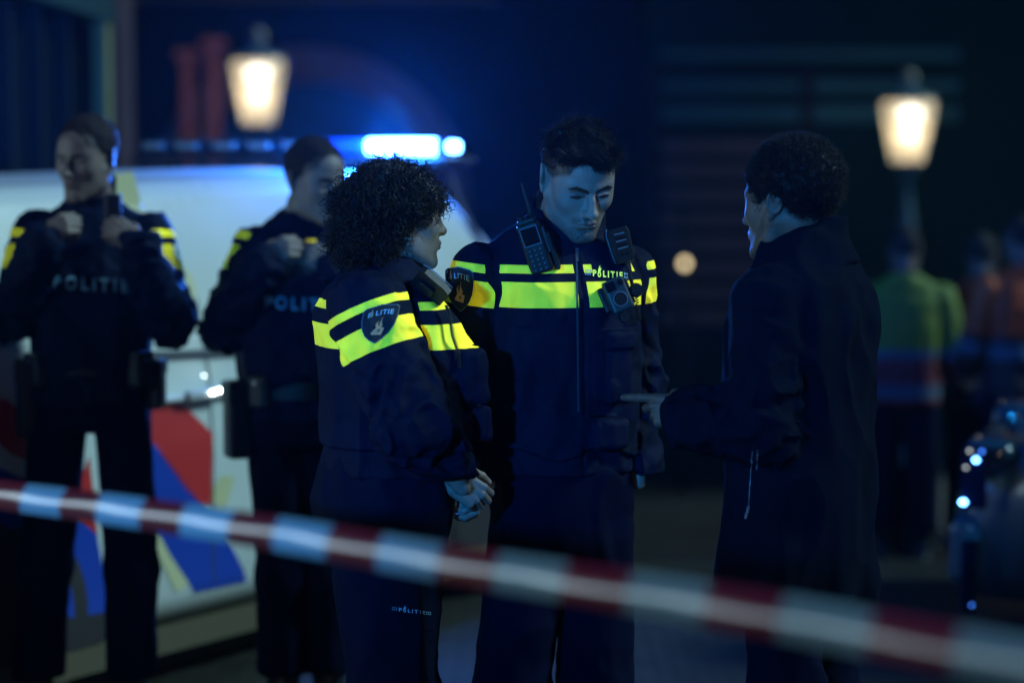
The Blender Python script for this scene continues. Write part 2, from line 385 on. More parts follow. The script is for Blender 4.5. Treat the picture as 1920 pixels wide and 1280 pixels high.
# ---- head
def head_sdf(Q, fem=0.0, ears=True, thick=1.0):
    P = Q.copy(); P[:, 0] = np.abs(P[:, 0])
    d = ell(P, (0, 0.016, 0.040), (0.077, 0.096, 0.084))
    d = smin(d, ell(P, (0, -0.040, 0.045), (0.060, 0.050, 0.052)), 0.03)
    d = smin(d, ell(P, (0, -0.030, -0.032), (0.0625, 0.058, 0.080)), 0.03)
    jw = 0.0515 - 0.006 * fem
    d = smin(d, chain(P, [(jw + .004, 0.004, -0.035), (jw, -0.008, -0.070), (0.016, -0.074, -0.103)], [0.022, 0.019, 0.0180 - .003 * fem], 0.02), 0.028)
    d = smin(d, ell(P, (0, -0.084, -0.104), (0.021 - .003 * fem, 0.015, 0.0145)), 0.016)
    d = smin(d, ell(P, (0.041, -0.056, -0.020), (0.023, 0.026, 0.022)), 0.026)
    d = smin(d, ell(P, (0.046, -0.040, 0.012), (0.020, 0.030, 0.034)), 0.02)
    d = smin(d, ell(P, (0, -0.070, -0.062), (0.030, 0.031, 0.030)), 0.022)
    # brow ridge
    if fem < 0.5: d = smin(d, cap(P, (0.010, -0.084, 0.0235), (0.044, -0.072, 0.0255), 0.0100, 0.0085), 0.014)
    else: d = smin(d, cap(P, (0.010, -0.081, 0.0235), (0.042, -0.070, 0.0255), 0.009, 0.008), 0.016)
    # sockets
    d = smax(d, -ell(P, (0.0300, -0.1005, 0.0035), (0.0165, 0.0150, 0.0110)), 0.018)
    # nose
    nl = 0.0 if fem < .5 else 0.003
    ns = chain(P, [(0, -0.083, 0.016), (0, -0.0975, -0.006), (0, -0.1125 + nl, -0.030)], [0.0085, 0.0075, 0.0095], 0.008)
    ns = smin(ns, ell(P, (0, -0.1135 + nl, -0.0335), (0.0110, 0.0105, 0.0095)), 0.006)
    ns = smin(ns, ell(P, (0.0125, -0.1015 + nl, -0.0360), (0.0075, 0.0115, 0.0075)), 0.006)
    ns = smin(ns, cap(P, (0, -0.085, -0.026), (0, -0.098, -0.034), 0.014, 0.010), 0.01)
    d = smin(d, ns, 0.008)
    d = smax(d, -ell(P, (0.0068, -0.1060 + nl, -0.0425), (0.0038, 0.0060, 0.0036)), 0.003)
    # eyelids / eyeball
    d = smin(d, ell(P, (0.0310, -0.0728, 0.0025), (0.0158, 0.0130, 0.0112)), 0.006)
    d = smin(d, cap(P, (0.019, -0.0885, 0.0035), (0.043, -0.0815, 0.0030), 0.0022, 0.0020), 0.006)   # upper lid rim
    d = smax(d, -cap(P, (0.018, -0.0895, 0.0115), (0.042, -0.0845, 0.0120), 0.0016, 0.0014), 0.004)  # lid crease
    # lips
    d = smin(d, chain(P, [(0, -0.1015, -0.0590), (0.011, -0.0985, -0.0600), (0.0235, -0.0870, -0.0695)], [0.0052, 0.0048, 0.0020], 0.004), 0.006)
    d = smin(d, chain(P, [(0, -0.0985, -0.0700), (0.011, -0.0960, -0.0700), (0.0230, -0.0870, -0.0665)], [0.0062, 0.0055, 0.0020], 0.004), 0.006)
    d = smax(d, -chain(P, [(0, -0.1055, -0.0650), (0.012, -0.1020, -0.0645), (0.0250, -0.0900, -0.0700)], [0.0011, 0.0011, 0.0010], 0.001), 0.0022)
    d = smax(d, -ell(P, (0, -0.1045, -0.0505), (0.0030, 0.004, 0.0065)), 0.005)
    d = smax(d, -ell(P, (0, -0.0985, -0.0830), (0.018, 0.0050, 0.0048)), 0.010)
    if ears:
        E = np.array(Matrix.Rotation(R(-14), 3, 'X') @ Matrix.Rotation(R(24), 3, 'Z'))
        q = (P - np.array((0.0790, 0.022, 0.000), np.float32)) @ E.astype(np.float32)
        e = ell(q, (0, 0, 0.006), (0.0058, 0.0185, 0.0275)); e = smin(e, ell(q, (-0.001, -0.006, -0.024), (0.0052, 0.010, 0.013)), 0.008)
        rr = np.sqrt((q[:, 1] / 0.0165) ** 2 + ((q[:, 2] - 0.007) / 0.0255) ** 2)
        e = smin(e, np.sqrt(((rr - 1) * 0.017) ** 2 + (q[:, 0] - 0.003) ** 2) - 0.0028 + 0.02 * (q[:, 2] < -0.02), 0.003)
        e = smin(e, ell(q, (-0.009, 0.002, 0.000), (0.012, 0.013, 0.022)), 0.006)
        e = smax(e, -ell(q, (0.0110, -0.003, 0.000), (0.0065, 0.0080, 0.0120)), 0.004)
        e = smax(e, -ell(q, (0.0075, 0.003, 0.019), (0.0045, 0.0080, 0.0070)), 0.003)
        d = smin(d, e, 0.005)
    return d

def head_tint(v, brow=1.0, stubble=0.0, fade=0.0, lids=True, mood=0.0):
    """albedo multipliers painted by anatomy: brows, lips, beard shadow, short side hair, brow shade on the lids"""
    x = np.abs(v[:, 0]); y = v[:, 1]; z = v[:, 2]; T = np.ones((len(v), 3), np.float32)
    P = v.copy().astype(np.float32); P[:, 0] = x
    nz = vnoise(P, 260, 5) * 0.0012
    def paint(mask, c):
        nonlocal T
        m = np.clip(mask, 0, 1)[:, None]; T = T * (1 - m) + np.array(c, np.float32) * m * 1.0
    if stubble > 0:
        b = 1 - np.clip((np.minimum(np.minimum(ell(P, (0, -0.092, -0.098), (0.044, 0.040, 0.028)), cap(P, (0.006, -0.100, -0.0520), (0.030, -0.086, -0.060), 0.0065, 0.0065)),
                cap(P, (0.056, -0.004, -0.050), (0.028, -0.060, -0.098), 0.022, 0.020)) + 0.004) / 0.010, 0, 1)
        b = b * (0.75 + 0.5 * vnoise(P, 420, 9)); paint(b * stubble, (0.20, 0.20, 0.22))
    lip = np.minimum(chain(P, [(0, -0.1030, -0.0598), (0.011, -0.1000, -0.0603), (0.0235, -0.0885, -0.0695)], [0.0050, 0.0042, 0.0016], 0.003),
                     chain(P, [(0, -0.1010, -0.0700), (0.011, -0.0980, -0.0697), (0.0230, -0.0885, -0.0668)], [0.0055, 0.0048, 0.0016], 0.003))
    paint(0.85 * (1 - np.clip((lip + 0.0005) / 0.0018, 0, 1)) * (y < -0.08), (0.70, 0.46, 0.46))
    paint((1 - np.clip(np.abs(z + 0.0652 - 0.0005 * (x > .01)) / 0.0013, 0, 1)) * (x < 0.026) * (y < -0.085), (0.25, 0.16, 0.17))
    zc = np.interp(x, [.009, .022, .038, .053], [.0145, .0185, .0235, .0195]); hh = np.interp(x, [.008, .011, .022, .040, .054], [.0025, .0065, .0068, .0055, .0012])
    paint(brow * np.clip((hh - np.abs(z - zc) + nz * .6) / 0.0016 + .5, 0, 1) * (y < -0.045) * (x < .055) * (x > .008), (0.06, 0.06, 0.07))
    if lids:   # lash line and the strip of eye below the lowered lid
        ec = ell(P, (0.0315, -0.0835, -0.0005), (0.0130, 0.020, 0.0046)); paint((1 - np.clip((ec + 0.0008) / 0.0012, 0, 1)) * (y < -0.07), (0.30, 0.32, 0.36))
        ir = np.sqrt((x - 0.031) ** 2 + (z + 0.0008) ** 2) - 0.0062; paint((1 - np.clip(ir / 0.0012, 0, 1)) * (ec < 0) * (y < -0.07), (0.04, 0.04, 0.05))
        ln = cap(P, (0.0185, -0.0890, 0.0005), (0.031, -0.0900, 0.0045), 0.0014, 0.0020); ln = np.minimum(ln, cap(P, (0.031, -0.0900, 0.0045), (0.0460, -0.0815, -0.0005), 0.0020, 0.0016))
        paint((1 - np.clip((ln - 0.0006) / 0.0012, 0, 1)), (0.05, 0.05, 0.06))
    paint(0.6 * (1 - np.clip(ell(P, (0.084, 0.016, 0.0), (.008, .012, .016)) / .004, 0, 1)), (.3, .25, .25))
    paint(0.50 * (1 - np.clip(ell(P, (0.0315, -0.086, 0.0085), (0.0170, .016, .0075)) / .004, 0, 1)) * (y < -0.06), (.30, .28, .30))  # upper lids darkened: brow shade put into the skin tint
    nst = ell(P, (0.0068, -0.1060, -0.0425), (0.0052, 0.0075, 0.0045)); paint(0.8 * (1 - np.clip(nst / 0.002, 0, 1)), (0.18, 0.12, 0.12))
    if fade > 0:
        hl = np.clip((z - (0.012 + 0.55 * np.clip(-y - 0.02, 0, 1) * 1.2)) / 0.012, 0, 1) * (y > -0.072)
        hl = np.maximum(hl, np.clip((y - 0.030) / 0.012, 0, 1) * np.clip((z + 0.065) / 0.02, 0, 1))
        hl = hl * (ell(P, (0.084, 0.022, 0.000), (0.014, 0.024, 0.034)) > 0)
        paint(hl * fade, (0.08, 0.09, 0.11))
    return T

# ---- hand: wrist at origin, fingers along +x, thumb side +y, back of hand +z
def hand_sdf(P, curls, thumb=(0.5, 0.5), spread=1.0, sizes=1.0):
    P = P / sizes
    d = rbox(P, (0.052, -0.001, 0.0), (0.040, 0.036, 0.0125), 0.0115)
    d = smin(d, chain(P, [(-0.030, 0, 0), (0.0, 0, 0), (0.030, 0, 0)], [0.022, 0.0235, 0.018], 0.02, ((0, 0, 1), 1.35)), 0.022)
    d = smin(d, ell(P, (0.030, 0.020, -0.008), (0.030, 0.016, 0.013)), 0.014)
    roots = [(0.090, 0.0270, 0.001), (0.094, 0.0090, 0.003), (0.090, -0.0095, 0.002), (0.082, -0.0265, 0.0)]
    segs = [(0.042, 0.026, 0.021), (0.046, 0.029, 0.022), (0.042, 0.027, 0.021), (0.033, 0.021, 0.019)]
    rads = [0.0095, 0.0098, 0.0092, 0.0082]
    for i in range(4):
        ang = 0; p = np.array(roots[i]); pts = [p - np.array((0.03, 0, 0)), p]; sp = (0.06, 0.02, -0.03, -0.09)[i] * spread
        c = curls[i]
        for k in range(3):
            ang += (c[k] if hasattr(c, '__len__') else c * (1.0, 1.15, 0.8)[k])
            p = p + segs[i][k] * np.array((math.cos(ang) * math.cos(sp), math.cos(ang) * math.sin(sp), -math.sin(ang))); pts.append(p)
        r = rads[i]; f = chain(P, pts, [r * .9, r * 1.08, r * 1.02, r * .92, r * .78], 0.003)
        d = smin(d, f, 0.0045)
    b, o = thumb
    t0 = np.array((0.018, 0.024, -0.006)); t1 = t0 + 0.040 * np.array((math.cos(o) * .92, math.sin(o), -0.35))
    t2 = t1 + 0.032 * np.array((math.cos(o - b), math.sin(o - b), -0.25 - .4 * b)); t3 = t2 + 0.026 * np.array((math.cos(o - 1.7 * b), math.sin(o - 1.7 * b), -0.25 - .5 * b))
    d = smin(d, chain(P, [t0, t1, t2, t3], [0.0145, 0.0125, 0.0108, 0.0088], 0.004), 0.008)
    return d * sizes

def frame(ex, up):
    ex = np.array(ex, float); ex /= np.linalg.norm(ex); up = np.array(up, float); ez = up - ex * (up @ ex); ez /= np.linalg.norm(ez)
    return np.stack([ex, np.cross(ez, ex), ez], 1)     # columns: local axes in figure space

# ---- strands
def strands_mesh(S, rad, sides=3):
    """S (n,k,3) centre lines, rad (n,k) -> verts, quads"""
    n, k, _ = S.shape
    T = np.gradient(S, axis=1); T /= np.linalg.norm(T, axis=2, keepdims=True) + 1e-9
    ref = RNG.normal(size=(n, 1, 3)); U = np.cross(T, ref); U /= np.linalg.norm(U, axis=2, keepdims=True) + 1e-9; Wv = np.cross(T, U)
    V = np.stack([S + rad[:, :, None] * (math.cos(2 * math.pi * s / sides) * U + math.sin(2 * math.pi * s / sides) * Wv) for s in range(sides)], 2)
    base = (np.arange(n)[:, None, None] * k + np.arange(k - 1)[None, :, None]) * sides
    s = np.arange(sides)[None, None, :]; s2 = (s + 1) % sides
    F = np.stack([base + s, base + s2, base + s2 + sides, base + s + sides], -1).reshape(-1, 4)
    return V.reshape(-1, 3), F

def curls(roots, normals, flow, length, crad, turns, thick, k=18, lift=0.5, jitter=0.35, tang=False):
    """helical locks: leave the surface along the normal, bend into flow, wind around their own axis"""
    n = len(roots); t = np.linspace(0, 1, k)[None, :, None]
    L = (length * RNG.uniform(0.6, 1.3, n))[:, None, None]
    fl = flow + RNG.normal(0, jitter, (n, 3))
    if tang: fl = fl - normals * (fl * normals).sum(1)[:, None] * 1.05
    fl /= np.linalg.norm(fl, axis=1, keepdims=True)
    ax = roots[:, None] + L * (normals[:, None] * lift * t * (1 - 0.45 * t) + fl[:, None] * t ** 1.3 * (1 - lift * 0.3))
    T = np.gradient(ax, axis=1); T /= np.linalg.norm(T, axis=2, keepdims=True) + 1e-9
    ref = RNG.normal(size=(n, 1, 3)); U = np.cross(T, ref); U /= np.linalg.norm(U, axis=2, keepdims=True) + 1e-9; Wv = np.cross(T, U)
    ph = RNG.uniform(0, 6.28, n)[:, None, None] + RNG.uniform(0.7, 1.3, n)[:, None, None] * turns * 6.283 * t * np.where(RNG.random(n) < .5, -1, 1)[:, None, None]
    cr = crad * RNG.uniform(0.5, 1.4, n)[:, None, None] * np.minimum(1, t * 4)
    S = ax + cr * (np.cos(ph) * U + np.sin(ph) * Wv)
    rad = thick * (1 - 0.75 * t[:, :, 0]) * RNG.uniform(0.6, 1.2, (n, 1))
    return S, np.broadcast_to(rad, S.shape[:2])

def surf_samples(V, F, n):
    """random points with normals on a quad mesh"""
    A = V[F[:, 0]]; B = V[F[:, 1]]; C = V[F[:, 2]]; D = V[F[:, 3]]
    N = np.cross(C - A, D - B); ar = np.linalg.norm(N, axis=1) + 1e-12
    i = RNG.choice(len(F), n, p=ar / ar.sum()); u = RNG.random((n, 1)); v = RNG.random((n, 1))
    p = (A[i] * (1 - u) + B[i] * u) * (1 - v) + (D[i] * (1 - u) + C[i] * u) * v
    return p, N[i] / ar[i][:, None]

# ---- things laid on a surface
def bvh_of(objs):
    V = []; F = []; n = 0
    for o in objs:
        M = np.array(obj_world(o)); me = o.data; v = np.empty(len(me.vertices) * 3, np.float32); me.vertices.foreach_get("co", v); v = v.reshape(-1, 3)
        v = v @ M[:3, :3].T + M[:3, 3]; V += [tuple(p) for p in v.tolist()]; F += [tuple(i + n for i in p.vertices) for p in me.polygons]; n += len(v)
    return BVHTree.FromPolygons(V, F)
def obj_world(o):
    M = Matrix.LocRotScale(o.location, o.rotation_euler, o.scale)
    return obj_world(o.parent) @ M if o.parent else M
def lay(pts2, bvh, off, Yd):
    """points given where the photograph shows them, moved onto the garment's surface"""
    out = []; last = None; O = Vector((0, 0, CAMH))
    for px, py in pts2:
        d = (Vector(W(px, py, 5.0)) - O).normalized(); h = bvh.ray_cast(O, d)
        if h[0] is None or abs(h[0].y - Yd) > 0.6:
            p = Vector(W(px, py, last if last else Yd)); out.append(np.array(p)); continue
        nrm = h[1] if h[1].dot(d) < 0 else -h[1]
        out.append(np.array(h[0] + (nrm - d).normalized() * off)); last = out[-1][1]
    return np.array(out)
def decal(name, pts2, F, bvh, off, Yd, m, owner, parent=None, thick=0.0, smooth=False):
    V = lay(pts2, bvh, off, Yd); Mi = np.array(obj_world(owner).inverted()); V = V @ Mi[:3, :3].T + Mi[:3, 3]
    return new_mesh(name, V, [tuple(f) for f in F], m, parent or owner, smooth)
def fan(outline, rings=8):
    """star-shaped outline -> dense points and faces"""
    O = np.array(outline, float); c = O.mean(0); m = 3
    Q = []
    for i in range(len(O)):
        for k in range(m): Q.append(O[i] + (O[(i + 1) % len(O)] - O[i]) * k / m)
    Q = np.array(Q); n = len(Q); P = [c]; F = []
    for r in range(1, rings + 1): P += list(c + (Q - c) * r / rings)
    for i in range(n): F.append((0, 1 + i, 1 + (i + 1) % n))
    for r in range(rings - 1):
        for i in range(n): a = 1 + r * n + i; b = 1 + r * n + (i + 1) % n; F.append((a, a + n, b + n, b))
    return np.array(P), F
def text2d(s, bold=0.02, spacing=1.25):
    cu = bpy.data.curves.new("lettering", 'FONT'); cu.body = s; cu.offset = bold; cu.space_character = spacing; cu.resolution_u = 3
    o = bpy.data.objects.new("lettering", cu); col.objects.link(o)
    dg = bpy.context.evaluated_depsgraph_get(); me = bpy.data.meshes.new_from_object(o.evaluated_get(dg))
    V = np.array([v.co[:2] for v in me.vertices]); F = [tuple(p.vertices) for p in me.polygons]
    bpy.data.objects.remove(o); bpy.data.curves.remove(cu); bpy.data.meshes.remove(me)
    V -= V.min(0); V /= V.max(0); return V, F
def quadmap(V, c00, c10, c01, c11):
    """unit square -> four corners (bottom left, bottom right, top left, top right)"""
    u, v = V[:, :1], V[:, 1:2]; c00, c10, c01, c11 = map(np.array, (c00, c10, c01, c11))
    return c00 * (1 - u) * (1 - v) + c10 * u * (1 - v) + c01 * (1 - u) * v + c11 * u * v

# ------------------------------------------------------------------ people
BZ_THIN, BZ_THICK = (1.0, 1.0), (1.0, 1.0)
class Figure:
    def __init__(s, px, Y, yaw, gz=0.0):
        w = W(px, 640, Y); s.base = np.array([w[0], Y, gz]); s.Y = Y; s.yaw = yaw
        c, n = math.cos(yaw), math.sin(yaw); s.R = np.array([[c, -n, 0], [n, c, 0], [0, 0, 1.0]])
    def L(s, px, py, dY=0.0):
        return s.R.T @ (W(px, py, s.Y + dY) - s.base)
    def D(s, v):          # world direction -> figure space
        return s.R.T @ np.array(v, float)

def build_body(fig, label, cat, head, hands, skin, h_head=0.0024, inner=True, group=None, tint=None, fem=0.0, scale=1.0, neck=None, nthick=1.0, h_hand=0.0025, arms=None, trunk=None, legs=None):
    hc, hy, hp, hr = head; M = rotm(hy - fig.yaw, hp, hr).astype(np.float32)
    def f(P):
        Q = (P - np.array(hc, np.float32)) @ M / scale
        d = head_sdf(Q, fem) * scale if True else None
        a = np.array(hc) + M @ np.array((0, 0.026, -0.035)) * scale
        nr = (0.058 - 0.008 * fem) * nthick
        return smin(d, chain(P, [a, (a + np.array(neck)) / 2 + np.array((0, .004, 0)), neck], [nr * .92, nr, nr * 1.1], 0.02), 0.02)
    # keep the built-in neck of head_sdf inside: it follows the head's own axis
    hb = np.array(hc); V, F = snets(f, hb - (0.15, 0.17, 0.24), hb + (0.15, 0.17, 0.15), h_head)
    Q = (V - hc) @ M / scale
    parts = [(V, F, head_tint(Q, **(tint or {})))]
    for wr, fr, left, curl, th, sz in hands:
        fr = np.array(fr, np.float32)
        def g(P):
            q = (P - np.array(wr, np.float32)) @ fr
            if left: q = q * np.array((1, -1, 1), np.float32)
            return hand_sdf(q, curl, th, sizes=sz)
        wr = np.array(wr); V, F = snets(g, wr - 0.22, wr + 0.22, h_hand, B=8)
        q = (V - wr) @ fr
        t = np.ones((len(V), 3), np.float32) * (1 - 0.10 * (vnoise(V.astype(np.float32), 90, 2)[:, None] > 0.3))
        parts.append((V, F, t))
    # the body under the clothes, joined to neck, wrists and ankles
    def b(P):
        d = stack(P, [(z, cx, cy_, rx * .78, ry * .76) for z, cx, cy_, rx, ry in trunk], 2.2)
        for A in arms: d = smin(d, chain(P, A, [0.040, 0.032, 0.020], 0.02), 0.02)
        for A in legs: d = smin(d, chain(P, A, [0.060, 0.045, 0.024], 0.02), 0.01)
        return smin(d, cap(P, neck, (trunk[0][1], trunk[0][2], trunk[0][0] + .10), 0.05, 0.05), 0.03)
    allp = np.array([p for A in list(arms) + list(legs) for p in A])
    V, F = snets(b, np.minimum(allp.min(0), (-.3, -.3, 0)) - .1, np.maximum(allp.max(0), (.3, .3, 1.6)) + .1, 0.014, newton=False)
    parts.append((V, F, np.ones((len(V), 3), np.float32)))
    V, F, T = merge(parts)
    o = new_mesh("person", V, F, skin, None, True, {"tint": T})
    o.location = fig.base; o.rotation_euler = (0, 0, fig.yaw)
    tag(o, label, cat, group)
    return o, M

def build_jacket(fig, parent, m, rows, arms, rad, bands0=None, h=0.0055, seedv=1, fold=0.006, collar=None, extra=None, plain=None, hemz=None, squash=None, name="jacket", bandoff=(0, 0), seam=True, armk=0.012, n=2.5, trapz=0.0):
    zt = max(r[0] for r in rows)
    def parts(P):
        fo = folds(P, fold, 13, (1, 1, 0.55), seedv)
        dT = stack(P, rows, n)
        for A in arms:
            S = np.array(A[0]); nb = np.array((S[0] * .28, collar[0][1] + .005, collar[0][2] - .035 + trapz))
            dT = smin(dT, cap(P, nb, (S[0] * .96, S[1], S[2] + .004), .050, .046), .045)
        dT = dT + fo * 0.8
        dA = []
        for i, A in enumerate(arms):
            d = chain(P, A, rad[i], 0.03, squash)
            E = np.array(A[1]); near = np.exp(-(((P - E) ** 2).sum(1)) / 0.012)
            near2 = np.exp(-(((P - np.array(A[2])) ** 2).sum(1)) / 0.010)
            d = d + folds(P, fold, 18, (1, 1, 1), seedv + 5 + i) * (0.7 + 1.6 * near + 1.2 * near2)
            dA.append(d)
        return dT, dA
    def f(P):
        dT, dA = parts(P); d = dT
        for a in dA:
            if seam: g = np.maximum(d, a); d = smin(d, a, armk) + 0.0035 * np.exp(-((d - a) / 0.006) ** 2)
            else: d = smin(d, a, 0.03)
        if hemz is not None: d = smax(d, hemz - P[:, 2], 0.01)
        if collar is not None:
            c, rx, ry, zlo, zf, zb, tilt = collar
            q = (P - np.array(c, np.float32)) @ rotm(0, tilt, 0).astype(np.float32)
            rr = np.sqrt((q[:, 0] / rx) ** 2 + (q[:, 1] / ry) ** 2); flare = 1 + 0.25 * np.clip(-(q[:, 2]) / 0.05, 0, 1)
            zz = q[:, 2]; t = 0.5 + 0.5 * q[:, 1] / (np.sqrt(q[:, 0] ** 2 + q[:, 1] ** 2) + 1e-5)
            dc = np.maximum(np.abs(rr / flare - 1) * min(rx, ry) - 0.0055, np.maximum(zz - (zf + (zb - zf) * t), zlo - zz)) + 0.3 * fo_(P)
            d = smin(d, dc, 0.014)
        if extra is not None: d = extra(P, d)
        return d
    def fo_(P): return folds(P, 0.004, 16, (1, 1, 1), seedv + 2)
    pts = np.array([p for A in arms for p in A] + [(-.26, -.24, min(r[0] for r in rows)), (.26, .24, zt)])
    lo = pts.min(0) - 0.11; hi = pts.max(0) + 0.11
    if collar is not None: hi[2] = max(hi[2], collar[0][2] + 0.14)
    V, F = snets(f, lo, hi, h)
    Vf = V.astype(np.float32); dT, dA = parts(Vf)
    band = Vf[:, 2].copy() + bandoff[0]; best = dT.copy(); pl = np.zeros(len(V), np.float32)
    if collar is not None: pl = np.maximum(pl, (Vf[:, 2] > collar[0][2] - 0.005).astype(np.float32))
    for i, A in enumerate(arms):
        S = np.array(A[0]); E = np.array(A[1]); ax = (E - S) / np.linalg.norm(E - S); u = (Vf - S) @ ax
        w = dA[i] < best; band[w] = (S[2] - u + bandoff[1])[w]; best = np.minimum(best, dA[i])
        # below the elbow nothing is striped
        fr = ((Vf - E) @ ((np.array(A[2]) - E) / np.linalg.norm(np.array(A[2]) - E)) > 0.03) & w & (np.linalg.norm(Vf - S, axis=1) > 0.2)
        pl[fr] = 1
    if plain is not None: pl = np.maximum(pl, plain(Vf, dT, dA))
    return new_mesh(name, V, F, m, parent, True, {"band": band, "plain": pl})

def build_trousers(fig, parent, m, rows, legs, rad, h=0.007, seedv=11, fold=0.006, extra=None, name="trousers"):
    def f(P):
        d = stack(P, rows, 2.3)
        for A in legs:
            a = chain(P, A, rad, 0.03); K = np.array(A[1]); near = np.exp(-(((P - K) ** 2).sum(1)) / 0.02) + np.exp(-(((P - np.array(A[2])) ** 2).sum(1)) / 0.02)
            d = smin(d, a + folds(P, fold, 14, (1, 1, .8), seedv) * near, 0.02)
        d = d + folds(P, fold * .7, 11, (1, 1, .5), seedv + 4)
        d = smax(d, 0.16 - P[:, 2], 0.02)
        if extra: d = extra(P, d)
        return d
    pts = np.array([p for A in legs for p in A] + [(-.2, -.16, .1), (.2, .16, max(r[0] for r in rows))])
    V, F = snets(f, pts.min(0) - 0.12, pts.max(0) + 0.06, h)
    return new_mesh(name, V, F, m, parent, True, {"band": np.zeros(len(V)), "plain": np.ones(len(V))})

def build_boots(parent, legs, yaws=(0, 0), h=0.008, m=None):
    for A, yw in zip(legs, yaws):
        a = np.array(A[2]); M = rotm(yw).astype(np.float32)
        def f(P):
            q = (P - np.array((a[0], a[1], 0), np.float32)) @ M
            d = chain(q, [(0, 0.01, 0.26), (0, 0.01, 0.10)], [0.062, 0.050], 0.02)
            d = smin(d, chain(q, [(0, 0.035, 0.045), (0, -0.06, 0.045), (0, -0.15, 0.032)], [0.046, 0.048, 0.042], 0.02), 0.03)
            d = smax(d, 0.004 - P[:, 2], 0.004)
            sole = rbox(q, (0, -0.06, 0.014), (0.048, 0.155, 0.014), 0.012)
            return np.minimum(d, sole)
        V, F = snets(f, np.array((a[0], a[1], 0)) - (.25, .25, .02), np.array((a[0], a[1], 0)) + (.25, .25, .36), h)
        new_mesh("boot", V, F, m or M_boot, parent, True)

def hair_mesh(fig, parent, hc, M, sdf, strands, m, h=0.003, ext=0.2, scale=1.0):
    """sdf in head space; strands(V, F) -> list of (S, rad) in head space"""
    V, F = snets(lambda P: sdf(P), (-ext, -ext, -ext), (ext, ext, ext), h)
    parts = [(V, F)]
    for S, r in strands(V, F):
        parts.append(strands_mesh(S, r))
    n = 0; VV = []; FF = []
    for v, f in parts: VV.append(v); FF.append(f + n); n += len(v)
    V = np.concatenate(VV) * scale @ np.array(M).T + np.array(hc)
    return new_mesh("hair", V, np.concatenate(FF), m, parent, True)

def legs_of(hipL, kneeL, ankL, hipR, kneeR, ankR): return [[hipL, kneeL, ankL], [hipR, kneeR, ankR]]

BADGE = [(-.50, .38), (-.42, .44), (-.2, .47), (0, .50), (.2, .47), (.42, .44), (.50, .38), (.50, .10), (.44, -.12), (.33, -.30), (.18, -.43), (0, -.53), (-.18, -.43), (-.33, -.30), (-.44, -.12), (-.50, .10)]
def sleeve_badge(owner, bvh, Y, c, ux, uy, parent=None):
    """shield patch: c centre, ux / uy pixel vectors of its width and height"""
    c = np.array(c, float); ux = np.array(ux, float); uy = np.array(uy, float)
    mp = lambda Q: c + np.asarray(Q)[:, :1] * ux + np.asarray(Q)[:, 1:2] * uy
    o = None
    P, F = fan(np.array(BADGE) * 1.06, 6); o = decal("sleeve_badge", mp(P), F, bvh, 0.0025, Y, M_badgerim, owner)
    P, F = fan(BADGE, 6); decal("badge_field", mp(P), F, bvh, 0.0040, Y, M_badge, owner, parent=o)
    V, F = text2d("P LITIE", 0.015, 1.15)
    V = V.copy(); q = np.empty_like(V); q[:, 0] = -0.36 + 0.74 * V[:, 0]; q[:, 1] = 0.19 + 0.13 * V[:, 1] + 0.05 * (1 - (2 * V[:, 0] - 1) ** 2)
    decal("badge_lettering", mp(q), F, bvh, 0.0058, Y, M_refl, owner, parent=o)
    # flame above an open book, in gold thread; the flame on the letter row stands for the O
    def emblem(cx, cy_, s, name):
        V = []; F = []
        for shp in ([(-.50, -.50), (.30, -.62), (.52, -.05), (-.12, .06)],          # book leaf
                    [(-.50, -.50), (-.12, .06), (-.22, .10), (-.60, -.38)],
                    [(-.26, -.02), (-.34, .35), (-.10, .62), (-.16, .30), (.02, .10), (-.06, -.02)],
                    [(.00, .02), (-.02, .40), (.22, .95), (.16, .50), (.32, .20), (.18, -.02)]):
            n = len(V); V += [(cx + s * x, cy_ + s * y) for x, y in shp]; F.append(tuple(range(n, n + len(shp))))
        decal(name, mp(V), F, bvh, 0.0062, Y, M_gold, owner, parent=o)
        a = np.linspace(0, 6.283, 13)[:-1]; decal(name + "_eye", mp([(cx + s * (.02 + .10 * math.cos(t)), cy_ + s * (-.22 + .10 * math.sin(t))) for t in a]), [tuple(range(12))], bvh, 0.0075, Y, M_badge, owner, parent=o)
    emblem(0.02, -0.13, 0.34, "badge_emblem")
    V = [(-.27 + .05 * math.cos(t) * (1 if True else 0), .265 + .065 * math.sin(t)) for t in np.linspace(0, 6.283, 11)[:-1]]
    decal("badge_flame", mp(V + [(-.27, .44)]), [tuple(range(10)), (1, 3, 10)], bvh, 0.0062, Y, M_gold, owner, parent=o)
    return o
def lettering(owner, bvh, Y, s, c00, c10, c01, c11, m, off=0.004, name="lettering", parent=None, bold=0.02, spacing=1.25, rect=(0, 0, 1, 1)):
    V, F = text2d(s, bold, spacing); V = V * (rect[2] - rect[0], rect[3] - rect[1]) + (rect[0], rect[1])
    return decal(name, quadmap(V, c00, c10, c01, c11), F, bvh, off, Y, m, owner, parent=parent)
